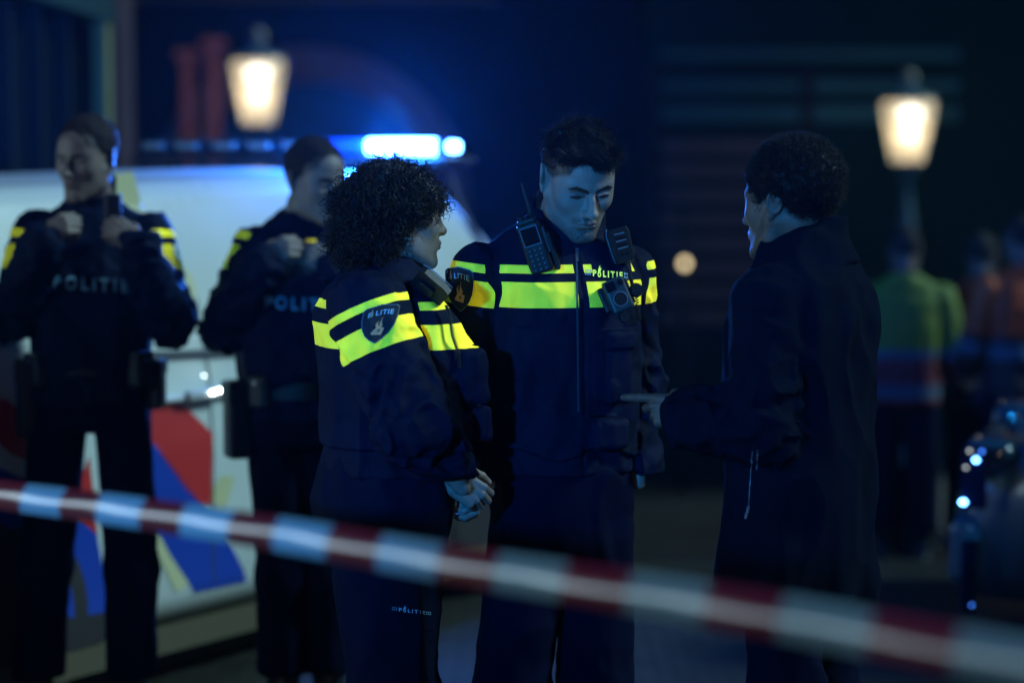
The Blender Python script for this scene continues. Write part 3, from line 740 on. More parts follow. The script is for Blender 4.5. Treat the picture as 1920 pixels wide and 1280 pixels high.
def politie_mark(owner, bvh, Y, c00, c10, c01, c11, m, mdots, name="lettering"):
    """dots, POLITIE with a flame for the O, dots"""
    o = lettering(owner, bvh, Y, "P", c00, c10, c01, c11, m, name=name, rect=(.17, .0, .25, .75), bold=0.03)
    lettering(owner, bvh, Y, "LITIE", c00, c10, c01, c11, m, name="letters", parent=o, rect=(.40, .0, .84, .75), bold=0.03, spacing=1.5)
    for x0 in (.0, .87):
        V = []; F = []
        for i in range(3):
            for j in range(2):
                n = len(V); x = x0 + i * .048; y = .08 + j * .40; V += [(x, y), (x + .026, y), (x + .026, y + .24), (x, y + .24)]; F.append((n, n + 1, n + 2, n + 3))
        decal("dot_pattern", quadmap(np.array(V), c00, c10, c01, c11), F, bvh, 0.004, Y, mdots, owner, parent=o)
    t = np.linspace(0, 6.283, 15)[:-1]; V = [(.315 + .038 * math.cos(a), .28 + .36 * math.sin(a)) for a in t] + [(.315 + .017 * math.cos(a), .26 + .18 * math.sin(a)) for a in t]
    F = [(i, (i + 1) % 14, (i + 1) % 14 + 14, i + 14) for i in range(14)]
    n = len(V); V += [(.285, .62), (.315, .55), (.350, .75), (.365, 1.05), (.335, .95), (.33, 1.35), (.300, .95)]; F.append(tuple(range(n, n + 7)))
    decal("flame", quadmap(np.array(V), c00, c10, c01, c11), F, bvh, 0.004, Y, m, owner, parent=o)
    return o

# ================================================================== the setting
# ground: one sheet, level where the group stands, falling away behind the van like the ramp of a bridge
def gmat():
    m = bpy.data.materials.new("brick_paving"); m.use_nodes = True; nt = m.node_tree; b = nt.nodes["Principled BSDF"]
    tc = nt.nodes.new("ShaderNodeTexCoord"); br = nt.nodes.new("ShaderNodeTexBrick"); br.inputs["Scale"].default_value = 4.0
    br.inputs["Color1"].default_value = (0.050, 0.050, 0.036, 1); br.inputs["Color2"].default_value = (0.028, 0.030, 0.022, 1); br.inputs["Mortar"].default_value = (0.012, 0.012, 0.012, 1); br.inputs["Mortar Size"].default_value = 0.02
    nt.links.new(tc.outputs["Object"], br.inputs["Vector"])
    n = nt.nodes.new("ShaderNodeTexNoise"); n.inputs["Scale"].default_value = 0.8; n.inputs["Detail"].default_value = 8; nt.links.new(tc.outputs["Object"], n.inputs["Vector"])
    mx = nt.nodes.new("ShaderNodeMix"); mx.data_type = 'RGBA'; mx.blend_type = 'MULTIPLY'; mx.inputs[0].default_value = .8
    nt.links.new(br.outputs[0], mx.inputs[6]); nt.links.new(n.outputs[0], mx.inputs[7]); nt.links.new(mx.outputs[2], b.inputs["Base Color"])
    mr = nt.nodes.new("ShaderNodeMapRange"); mr.inputs[3].default_value = .35; mr.inputs[4].default_value = .8; nt.links.new(n.outputs[0], mr.inputs[0]); nt.links.new(mr.outputs[0], b.inputs["Roughness"])
    bp = nt.nodes.new("ShaderNodeBump"); bp.inputs["Strength"].default_value = .6; bp.inputs["Distance"].default_value = .01; nt.links.new(br.outputs["Fac"], bp.inputs["Height"]); bp.invert = True
    b.inputs["Specular IOR Level"].default_value = .12
    nt.links.new(bp.outputs[0], b.inputs["Normal"]); return m
M_ground = gmat()
xs = np.concatenate([[-200, -60], np.linspace(-20, 20, 21), [60, 200]]); ys = np.concatenate([[-60, -10], np.linspace(0, 60, 121), [100, 300]])
V = [(x, y, ground_z(y)) for y in ys for x in xs]; nx = len(xs)
F = [(j * nx + i, j * nx + i + 1, (j + 1) * nx + i + 1, (j + 1) * nx + i) for j in range(len(ys) - 1) for i in range(nx - 1)]
tag(new_mesh("ground", V, F, M_ground), kind="structure")
M_kerb = mat("kerb_stone", (0.20, 0.19, 0.16), 0.75, bump=.5, bscale=30, var=.3)
def slab(name, x0, x1, y0, y1, h, m, skew=0.0):
    n = 12; V = []; F = []
    for i in range(n + 1):
        y = y0 + (y1 - y0) * i / n
        for x, z in ((x0, -.05), (x0, h), (x1, h), (x1, -.05)): V.append((x + skew * (y - y0), y, ground_z(y) + z))
    for i in range(n):
        for k in range(4): a, b = i * 4 + k, i * 4 + (k + 1) % 4; F.append((a, b, b + 4, a + 4))
    F += [(3, 2, 1, 0), (n * 4, n * 4 + 1, n * 4 + 2, n * 4 + 3)]
    return tag(new_mesh(name, V, F, m, None, False), kind="structure")
M_pave = mat("pavement_slabs", (0.10, 0.098, 0.085), 0.7, bump=.4, bscale=12, var=.35, vscale=2)
slab("pavement", -7.0, -2.6, 11.0, 40, .12, M_pave)
slab("kerb", -2.595, -2.45, 11.0, 40, .12, M_kerb)
slab("pavement", 3.05, 12.0, 13, 40, .12, M_pave)
slab("kerb", 2.90, 3.045, 13, 40, .12, M_kerb)

# ---- buildings
M_brick = mat("dark_brick", (0.002, 0.008, 0.009), 0.9, spec=.08, bump=.6, bscale=18, var=.4, vscale=3)
M_brick2 = mat("red_brick", (0.52, 0.20, 0.09), 0.9, spec=.1, bump=.6, bscale=18, var=.35, vscale=3)
M_stone = mat("pale_stone", (0.21, 0.14, 0.075), 0.8, bump=.4, bscale=14, var=.25, vscale=2)
M_plaster = mat("grey_plaster", (0.016, 0.040, 0.036), 0.8, spec=.1, bump=.3, bscale=10, var=.25, vscale=1.5)
M_glass = mat("dark_glass", (0.006, 0.010, 0.012), 0.12, var=.2)
M_wood = mat("painted_timber", (0.012, 0.018, 0.018), 0.6, spec=.15, bump=.4, bscale=20, var=.3, vscale=3)
M_cream = mat("cream_paint", (0.24, 0.24, 0.07), 0.6, bump=.2, var=.2)

def window(parent, c, w, h, face='-y', mull=1, name="window"):
    """frame, glass and sill; c is the centre of the opening on the wall's surface"""
    x, y, z = c
    def bx(mb, cx, cz, sx, sz, d, t):
        if face == '-y': mb.box((x + cx, y - d, z + cz), (sx, t, sz))
        else: mb.box((x + d, y + cx, z + cz), (t, sx, sz))
    f = MB(); bx(f, -w / 2, 0, .08, h + .08, .03, .10); bx(f, w / 2, 0, .08, h + .08, .03, .10); bx(f, 0, h / 2, w - .08, .08, .03, .098); bx(f, 0, -h / 2, w - .08, .08, .03, .098)
    for i in range(mull): bx(f, -w / 2 + w * (i + 1) / (mull + 1), 0, .05, h - .08, .032, .07)
    bx(f, 0, h * .18, w - .08, .045, .030, .066)
    fo = f.build(name, M_wood, parent)
    g = MB(); bx(g, 0, 0, w - .06, h - .06, .012, .012); g.build("pane", M_glass, fo)
    s = MB(); bx(s, 0, -h / 2 - .09, w + .2, .07, .08, .20); s.build("sill", M_stone, fo)
    return fo

# left: a shop front running away beside the van
b1 = empty("shop_building", (-2.29, 12.8, 0)); tag(b1, "dark shop front with a wide window under a pale lintel behind the left officer", "building")
def wb(mb, x0, x1, y0, y1, z0, z1): return mb.box((((x0 + x1) / 2) + 2.4, (y0 + y1) / 2 - 12.8, (z0 + z1) / 2), (x1 - x0, y1 - y0, z1 - z0))
m = MB(); wb(m, -9, -2.62, 10.9, 14.75, -.6, 9.0); m.build("wall", M_brick, b1)
m = MB(); wb(m, -2.618, -2.40, 10.9, 14.05, 2.52, 3.55); wb(m, -2.618, -2.30, 10.9, 14.10, 3.552, 3.75); m.build("lintel", M_plaster, b1)
m = MB(); wb(m, -2.50, -2.42, 13.86, 14.02, -.5, 2.518); m.build("window_post", M_cream, b1)
m = MB(); wb(m, -2.618, -2.40, 14.12, 14.74, -.6, 5.0); m.build("corner_pier", mat("pier_brick", (.05, .032, .03), .9, spec=.1, bump=.6, bscale=16, var=.4), b1)
m = MB(); wb(m, -2.60, -2.58, 10.95, 13.86, .35, 2.518); m.build("shop_window", M_glass, b1)
m = MB(); wb(m, -2.618, -2.50, 11.0, 13.85, -.5, .348); m.build("stall_riser", M_wood, b1)
for y in (11.6, 12.35, 13.1): m = MB(); wb(m, -2.579, -2.50, y, y + .05, .35, 2.516); m.build("mullion", M_wood, b1)

# centre: a facade with an arched gateway, 27 m away
b2 = empty("gate_building", (-2.0, 27.6, 0)); tag(b2, "dark brick building with a stone arch over its gateway behind the blue lights", "building")
def arch_wall():
    n = 28; cx, r, zs = -.30, 1.42, 1.15; x0, x1, zt, zb = -8.0, 3.6, 10, -1.9; y0 = 0.0; V = []; F = []
    A = [(cx - r * math.cos(math.pi * i / n), zs + r * math.sin(math.pi * i / n)) for i in range(n + 1)]
    top = [(x0 + (x1 - x0) * i / n, zt) for i in range(n + 1)]
    for (ax_, az), (tx, tz) in zip(A, top): V += [(ax_, y0, az), (tx, y0, tz), (ax_, y0 + 1.6, az)]
    for i in range(n): a = 3 * i; F += [(a, a + 3, a + 4, a + 1), (a, a + 2, a + 5, a + 3)]
    k = len(V); V += [(x0, y0, zb), (cx - r, y0, zb), (cx + r, y0, zb), (x1, y0, zb), (cx - r, y0 + 1.6, zb), (cx + r, y0 + 1.6, zb), (x1, y0 + 3, zb), (x1, y0 + 3, zt)]
    F += [(k, k + 1, 0, 1), (k + 2, k + 3, 3 * n + 1, 3 * n), (k + 1, k + 4, 2, 0), (k + 5, k + 2, 3 * n, 3 * n + 2), (k + 3, k + 6, k + 7, 3 * n + 1)]
    new_mesh("wall", V, F, M_brick, b2, False)
    # moulded stone ring
    V = []; F = []
    for i in range(n + 1):
        t = math.pi * i / n
        for rr, yy in ((r, .0), (r, -.10), (r + .12, -.16), (r + .40, -.12), (r + .40, .0)): V.append((cx - rr * math.cos(t), yy, zs + rr * math.sin(t)))
    for i in range(n):
        for q in range(4): a = i * 5 + q; F.append((a, a + 1, a + 6, a + 5))
    new_mesh("arch_ring", V, F, M_stone, b2, False)
    MB().box((cx, .9, -.3), (2 * r - .02, .12, 3.0)).build("gate_door", M_wood, b2)
    for s in (-1, 1): MB().box((cx + s * (r + .20), -.06, -.3), (.40, .14, 2.88)).build("jamb", M_stone, b2)
arch_wall()
for x in (-5.9, -4.2, -2.6): window(b2, (x, 0, 5.9), .95, 1.7)
window(b2, (-.3, 0, 5.9), .95, 1.7)
MB().box((-3.08, -.14, 3.55), (9.8, .22, .16)).build("string_course", M_stone, b2)
# two brick piers in front of it, lit warm by the lantern
for i, (pxx, yt, lab) in enumerate(((351, 92, "shorter slim brick pier left of the bright street lantern"), (401, 70, "taller slim brick pier next to the bright street lantern"))):
    w = W(pxx, yt, 25.6); gz = ground_z(25.6)
    p = empty("brick_pier", (w[0], 25.6, gz)); tag(p, lab, "pillar", "brick piers beside the lantern")
    H = w[2] - gz; MB().box((0, 0, (H - .12) / 2), (.115, .115, H - .12), bev=.006).build("shaft", M_brick2, p)
    MB().box((0, 0, H - .06), (.25, .25, .10), bev=.02).build("coping", M_brick2, p)

# right: facade with horizontal shutters and boards
b3 = empty("shuttered_building", (5.0, 25.6, 0)); tag(b3, "dark building with broad horizontal boards and slatted shutters behind the coated man", "building")
m = MB(); m.box((2.3, 1.6, 4.0), (11.8, 3.0, 11.6)); m.build("wall", mat("dark_render", (.004, .030, .018), .85, spec=.08, bump=.4, bscale=8, var=.4, vscale=1), b3)
for i, (y0, y1) in enumerate(((92, 110), (150, 172), (198, 228))):
    z0, z1 = W(1300, y1, 25.4)[2], W(1300, y0, 25.4)[2]
    MB().box((-1.87, .02, (z0 + z1) / 2), (3.15, .16, z1 - z0), bev=.02).build("facade_board", mat("board_paint", (.05, .20, .20), .7, spec=.1, var=.3) if i == 0 else bpy.data.materials["board_paint"], b3)
for y in range(262, 620, 46):
    z0, z1 = W(1300, y + 27, 25.4)[2], W(1300, y, 25.4)[2]
    MB().box((-2.70, .0, (z0 + z1) / 2), (1.45, .12, z1 - z0), bev=.015).build("shutter_slat", mat("slat_timber", (.15, .145, .125), .75, spec=.1, var=.3) if y == 262 else bpy.data.materials["slat_timber"], b3)
MB().box((-3.50, 0, .6), (.14, .16, 4.2)).box((-1.90, 0, .6), (.14, .16, 4.2)).build("shutter_frame", M_wood, b3)
window(b3, (4.0, .1, 4.6), 1.1, 1.9); window(b3, (6.2, .1, 4.6), 1.1, 1.9)
# a small round lamp on the gateway building, far behind
w = W(1284, 494, 24.8)
wl = empty("wall_lamp", tuple(w)); tag(wl, "small round glowing lamp far away between the middle officer and the coated man", "lamp")
MB().lathe([(.001, -.045), (.024, -.034), (.040, 0), (.024, .034), (.001, .045)], n=16).build("globe", mat("lamp_globe", (.8, .7, .5), .4, emit=(1.0, .78, .42), estr=3.2), wl, True)
MB().box((0, .10, .05), (.05, .20, .04), bev=.01).box((0, .20, .05), (.12, .03, .18), bev=.01).build("bracket", M_blackr, wl)
wp = empty("wooden_mast", (w[0], 25.08, ground_z(25.1))); tag(wp, "dark post carrying the small far lamp", "post")
MB().tube([(0, 0, 0), (0, 0, 2.9)], [.05, .04], 12).build("post_shaft", M_wood, wp, True)

# ---- street lanterns
M_iron = mat("lamp_iron", (0.06, 0.13, 0.16), 0.45, bump=.3, bscale=40)
M_lglass = mat("lantern_glass", (0.7, 0.65, 0.5), 0.4, emit=(1.0, 0.86, 0.55), estr=0.46)
def lantern(px, ytop, ybot, Y, label, power, side=0.0):
    gz = ground_z(Y); top = W(px, ytop, Y); bot = W(px, ybot, Y); h = top[2] - bot[2]; s = h / 0.60
    r = empty("street_lamp", (top[0], Y, gz)); tag(r, label, "street lamp")
    zb = bot[2] - gz
    MB().lathe([(.17, 0), (.17, .06), (.13, .10), (.12, .55), (.085, .62), (.075, .70), (.085, .80), (.080, 1.6), (.070, zb - .55), (.055, zb - .50), (.055, zb - .42), (.036, zb - .38), (.032, zb - .14), (.06, zb - .12), (.08, zb - .07), (.15, zb)], n=18).build("lamp_post", M_iron, r, True)
    def fr(w, z): return [(-w, -w, z), (w, -w, z), (w, w, z), (-w, w, z)]
    wb_, wt = .137 * s, .240 * s
    cut = .035
    def oct_(w, z): c = w * .35; return [(-w + c, -w, z), (w - c, -w, z), (w, -w + c, z), (w, w - c, z), (w - c, w, z), (-w + c, w, z), (-w, w - c, z), (-w, -w + c, z)]
    rot = Matrix.Rotation(R(8), 4, 'Z')
    V = oct_(wb_, zb) + oct_(wt, zb + h * .93) + oct_(wt * .9, zb + h); m = MB()
    m.add(V, [tuple(range(7, -1, -1))] + [(i + 8 * k, (i + 1) % 8 + 8 * k, (i + 1) % 8 + 8 * k + 8, i + 8 * k + 8) for k in range(2) for i in range(8)] + [tuple(range(16, 24))]); hd = m.build("lantern_glass", M_lglass, r)
    m = MB()
    for sx, sy in ((-1, -1), (1, -1), (1, 1), (-1, 1)): m.tube([(sx * wb_, sy * wb_, zb), (sx * wt, sy * wt, zb + h * .93)], .010 * s, 6)
    m.build("glazing_bar", M_iron, hd)
    MB().lathe([(wt * 1.16, zb + h), (wt * 1.10, zb + h + .03 * s), (.13 * s, zb + h + .07 * s), (.10 * s, zb + h + .10 * s), (.05 * s, zb + h + .12 * s), (.03 * s, zb + h + .15 * s)], n=8).build("cap", M_iron, r)
    MB().lathe([(.02 * s, zb + h + .14 * s), (.075 * s, zb + h + .18 * s), (.085 * s, zb + h + .22 * s), (.06 * s, zb + h + .28 * s), (.01 * s, zb + h + .31 * s)], n=16).build("finial", mat("finial_brass", (.30, .27, .2), .5) if "finial_brass" not in bpy.data.materials else bpy.data.materials["finial_brass"], r, True)
    # burner inside, seen through the milky panes as a brighter core
    m = MB(); m.lathe([(.01, -.17 * s), (.055 * s, -.15 * s), (.060 * s, -.05 * s), (.055 * s, .02 * s), (.115 * s, .10 * s), (.12 * s, .16 * s), (.01, .20 * s)], c=(0.012 * s, -wt * .30, zb + h * .60), n=16)
    bulb = m.build("bulb", bpy.data.materials.get("lamp_bulb") or mat("lamp_bulb", (1, 1, 1), .4, emit=(1.0, .90, .74), estr=4.5), r, True)
    light("lantern_light", 'POINT', (top[0], Y, gz + zb + h * .5), (1.0, .74, .46), power, .15)

    return r
# panes are milky: mostly transparent so that the burner shows
nt = M_lglass.node_tree; b = nt.nodes["Principled BSDF"]; b.inputs["Alpha"].default_value = 0.42
lantern(483, 114, 232, 24.0, "glowing street lantern above the police van, left one of the pair", 16)
lantern(1703, 190, 304, 23.5, "glowing street lantern on its post behind the coated man, right one of the pair", 16)

# ---- police van, parked obliquely behind the officers
P0 = np.array((-1.469, 7.48)); DIR = np.array((.528, .849)); ang = math.atan2(DIR[1], DIR[0])
van = empty("police_van", (P0[0], P0[1], 0), ang); tag(van, "white police van with red and blue diagonal stripes and a lit blue beacon bar", "van")
VINV = Matrix.LocRotScale(Vector((P0[0], P0[1], 0)), Matrix.Rotation(ang, 3, 'Z'), None).inverted()
def vside(px, py, yoff=0.0):
    """point of the van's near side seen at the pixel, in the van's space (x forward, y across, z up)"""
    O = VINV @ Vector((0, 0, CAMH)); Q = VINV @ Vector(W(px, py, 5)); d = Q - O; t = (yoff - O.y) / d.y; p = O + d * t
    return p.x, p.z
WID = 1.86
def van_top(x): return float(np.interp(x, [-1.06, -1.02, -.9, -.5, 1.8, 2.35, 2.62, 2.86, 3.10, 3.35, 3.6, 3.95, 4.08], [1.0, 1.30, 1.55, 1.66, 1.70, 1.70, 1.60, 1.40, 1.18, 1.02, .96, .86, .60]))
M_vanp = mat("white_car_paint", (0.62, 0.70, 0.66), 0.30, spec=.5, coat=.4, bump=.02, bscale=3, var=.05, vscale=2)
M_tyre = mat("tyre_rubber", (0.012, .012, .013), .8)
def van_body():
    xs_ = np.concatenate([[-1.06, -1.03, -1.0, -.9, -.75], np.linspace(-.5, 2.3, 15), [2.45, 2.6, 2.75, 2.9, 3.1, 3.3, 3.5, 3.7, 3.85, 3.95, 4.03, 4.08]])
    V = []; F = []
    for x in xs_:
        T = van_top(x); ends = np.interp(x, [-1.06, -.95, 3.3, 3.8, 4.08], [.06, 0, 0, .05, .22])
        roofy = min(.15, max(.02, (T - 1.0) * .22))
        pr = [(.05, .20), (.0, .30), (0, .55), (.0, min(.80, T * .62)), (.012, min(1.02, T * .80)), (.03 + roofy * .35, T - (T - min(1.02, T * .8)) * .55), (.02 + roofy, T - .07), (roofy + .05, T - .02), (roofy + .16, T), (WID / 2, T + .015)]
        prof = [(y + ends, z) for y, z in pr]; prof = prof + [(WID - y, z) for y, z in prof[-2::-1]]
        V += [(x, y, z) for y, z in prof]
    n = 19
    for i in range(len(xs_) - 1):
        for k in range(n - 1): a = i * n + k; F.append((a, a + n, a + n + 1, a + 1))
    F.append(tuple(range(0, n))); F.append(tuple(range(len(V) - 1, len(V) - n - 1, -1)))
    for i in range(len(xs_) - 1): a = i * n; F.append((a, a + n - 1, a + n * 2 - 1, a + n))
    o = new_mesh("van_body", V, F, M_vanp, van, True); return o
vb = van_body()
def side_y(x, z):
    T = van_top(x); roofy = min(.15, max(.02, (T - 1.0) * .22)); ends = float(np.interp(x, [-1.06, -.95, 3.3, 3.8, 4.08], [.06, 0, 0, .05, .22]))
    return ends + float(np.interp(z, [.2, .3, .55, min(.8, T * .62), min(1.02, T * .8), T - (T - min(1.02, T * .8)) * .55, T - .07], [.05, 0, 0, 0, .012, .03 + roofy * .35, .02 + roofy]))
def sheet(name, outline, m, off=.004, parent=None, px=True):
    P, F = fan([vside(*p) for p in outline] if px else outline, 7)
    return new_mesh(name, [(x, side_y(x, z) - off, z) for x, z in P], F, m, parent or van, False)
M_red = mat("red_livery", (0.55, 0.035, 0.030), .35, coat=.3); M_blue = mat("blue_livery", (0.010, 0.055, 0.42), .35, coat=.3); M_yel = mat("yellow_livery", (.60, .62, .34), .4, coat=.3)
sheet("red_stripe", [(262, 745), (345, 757), (398, 812), (394, 950), (372, 950), (262, 800)], M_red)
sheet("blue_stripe", [(262, 800), (320, 872), (430, 1018), (466, 1088), (365, 1110), (318, 1040), (262, 930)], M_blue)
sheet("red_stripe", [(-60, 735), (20, 750), (62, 800), (66, 870), (20, 850), (-60, 780)], M_red)
sheet("blue_stripe", [(-60, 850), (60, 905), (180, 1000), (205, 1145), (130, 1158), (60, 1010), (-60, 950)], M_blue)
sheet("red_stripe", [(150, 900), (166, 855), (182, 1005), (140, 960)], M_red)
sheet("yellow_patch", [(246, 330), (322, 322), (345, 420), (400, 520), (398, 600), (300, 600), (262, 470)], M_yel)
sheet("yellow_patch", [(415, 890), (440, 893), (420, 960), (395, 1060), (330, 1110), (290, 1030), (280, 980), (380, 950)], M_yel, off=.003)
sheet("side_window", [(-140, 372), (46, 374), (60, 385), (40, 445), (10, 492), (-140, 500)], mat("van_glass", (.004, .006, .008), .08), off=.006)
# door seams, sill trim, handle, pillar
def vline(name, pts, w, m, off=.005):
    P = [vside(*p) for p in pts]; V = []; F = []
    for i, (x, z) in enumerate(P):
        x2, z2 = P[min(i + 1, len(P) - 1)]; x1, z1 = P[max(i - 1, 0)]; d = np.array((x2 - x1, z2 - z1)); d /= np.linalg.norm(d) + 1e-9; nn = np.array((-d[1], d[0])) * w / 2
        for s in (-1, 1): xx, zz = x + s * nn[0], z + s * nn[1]; V.append((xx, side_y(xx, zz) - off, zz))
    for i in range(len(P) - 1): F.append((2 * i, 2 * i + 1, 2 * i + 3, 2 * i + 2))
    return new_mesh(name, V, F, m, van, False)
M_seam = mat("door_gap", (.03, .04, .05), .7)
vline("door_gap", [(398, 560), (396, 700), (398, 860), (397, 1000), (400, 1090)], .008, M_seam)
vline("door_gap", [(640, 340), (644, 500), (640, 700), (640, 1000)], .008, M_seam)
vline("sliding_rail", [(290, 668), (400, 664), (560, 655), (660, 650)], .030, M_seam, .008)
vline("front_pillar", [(905, 330), (920, 380), (945, 450), (960, 500)], .035, M_seam, .008)
m = MB()
for x in np.arange(-.55, 3.05, .30): m.box((x + .15, .015, .155), (.302, .05, .085))
m.build("side_skirt", mat("skirt_trim", (.09, .08, .045), .5), van)
x, z = vside(372, 737); MB().box((x, -.030, z), (.20, .030, .035), bev=.010).build("door_handle", mat("handle_paint", (.45, .5, .5), .3), van)
x, z = vside(330, 745); MB().box((x, -.012, z), (.95, .03, .022), bev=.008).build("rub_strip", mat("strip_white", (.7, .75, .75), .3, coat=.5), van)
M_glint = mat("glint_bright", (.9, .9, .9), .2, emit=(.85, .95, 1.0), estr=70)  # glowing beads standing for reflections in the handle and trim
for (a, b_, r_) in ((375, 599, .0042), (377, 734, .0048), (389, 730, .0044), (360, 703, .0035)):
    x, z = vside(a, b_); MB().lathe([(.001, -r_ * .6), (r_ * .8, -r_ * .5), (r_, 0), (r_ * .8, r_ * .5), (.001, r_ * .6)], c=(x, -.052, z), n=10).build("trim_glint", M_glint if r_ > .0040 else mat("glint_dim", (.9, .9, .9), .2, emit=(.85, .95, 1.0), estr=16), van, True)
for x in (-.10, 2.62):
    for s in (0, 1):
        y = .10 if s == 0 else WID - .10
        Mx = Matrix.Rotation(R(90), 4, 'X')
        w_ = empty("wheel", (x, y, .325)); w_.parent = van
        MB().lathe([(.20, -.10), (.30, -.11), (.325, -.08), (.325, .08), (.30, .11), (.20, .10)], n=32, M=Mx).build("tyre", M_tyre, w_, True)
        MB().lathe([(.02, -.085), (.06, -.09), (.07, -.06), (.18, -.07), (.21, -.10), (.21, .10), (.02, .08)], n=20, M=Mx).build("rim", M_steel, w_)
        ya = -.003 if s == 0 else WID + .003
        P = [(x + .39 * math.cos(t), ya, max(.20, .30 + .39 * math.sin(t))) for t in np.linspace(-.3, math.pi + .3, 24)]; new_mesh("wheel_arch", P, [tuple(range(24))], M_tyre, van, False)
MB().box((4.07, WID / 2, .38), (.10, 1.6, .26), bev=.04).build("front_bumper", M_blackr, van)
for s in (.22, WID - .22): MB().box((3.99, s, .66), (.16, .30, .14), bev=.04).build("headlight", M_lcd, van)
MB().box((-1.07, WID / 2, .40), (.10, 1.7, .24), bev=.04).build("rear_bumper", M_blackr, van)
# windscreen
V = [(2.55, .30, van_top(2.55) + .012), (2.55, WID - .30, van_top(2.55) + .012), (3.24, WID - .18, van_top(3.24) + .02), (3.24, .18, van_top(3.24) + .02)]
V2 = [(x, y, van_top(x) + .024) for x in np.linspace(2.52, 3.26, 8) for y in (.28, WID - .28)]; new_mesh("windscreen", V2, [(2 * i, 2 * i + 1, 2 * i + 3, 2 * i + 2) for i in range(7)], bpy.data.materials["van_glass"], van, True)
MB().box((2.95, -.12, 1.10), (.10, .20, .16), bev=.03).build("wing_mirror", M_vanp, van)
# light bar across the roof
bx_ = 2.38; zb_ = 1.776
M_dome = mat("dome_plastic", (.010, .022, .030), .5, spec=.2)
MB().box((bx_, .785, zb_ - .030), (.24, 1.60, .030), bev=.01).box((bx_, .40, zb_ - .055), (.10, .08, .05)).box((bx_, WID - .40, zb_ - .055), (.10, .08, .05)).build("beacon_bar_base", M_black, van)
M_on = mat("beacon_lit", (.3, .5, 1), .3, emit=(0.10, 0.34, 1.0), estr=26.0)
M_glow = mat("beacon_lens_blue", (.008, .03, .14), .5, spec=.2, emit=(.02, .14, 1.0), estr=.12)
ya = .115
for i, (y0, y1, on_) in enumerate(((-.025, .025, 1), (.030, .040, 2), (.050, .385, 1), (.395, .60, 2), (.61, .79, 0), (.80, .98, 0), (.99, 1.17, 0), (1.18, 1.36, 0), (1.37, 1.54, 0))):
    m = [M_dome, M_on, M_glow][on_]
    hgt = .062 if i else .045
    MB().box((bx_, (y0 + y1) / 2 + .02, zb_ + .024), (.12 if i else .05, y1 - y0, hgt), bev=.014).build("beacon_module" if on_ != 1 else "lit_beacon_module", m, van)
for i, y in enumerate((.72, .90, 1.08, 1.28, 1.46)): MB().box((bx_ - .105, y, zb_ + .030), (.012, .11, .026), bev=.004).build("reflector_strip", mat("reflector_pale", (.12, .18, .18), .35) if i == 0 else bpy.data.materials["reflector_pale"], van)
c1 = Matrix.LocRotScale(Vector((P0[0], P0[1], 0)), Matrix.Rotation(ang, 3, 'Z'), None)
for dx, dy, dz_, pw in ((-.16, .24, .10, 320), (.12, .30, .12, 120)):
    p = c1 @ Vector((bx_ + dx, dy, zb_ + dz_)); light("beacon_light", 'POINT', tuple(p), (0.015, 0.16, 1.0), pw, .04)

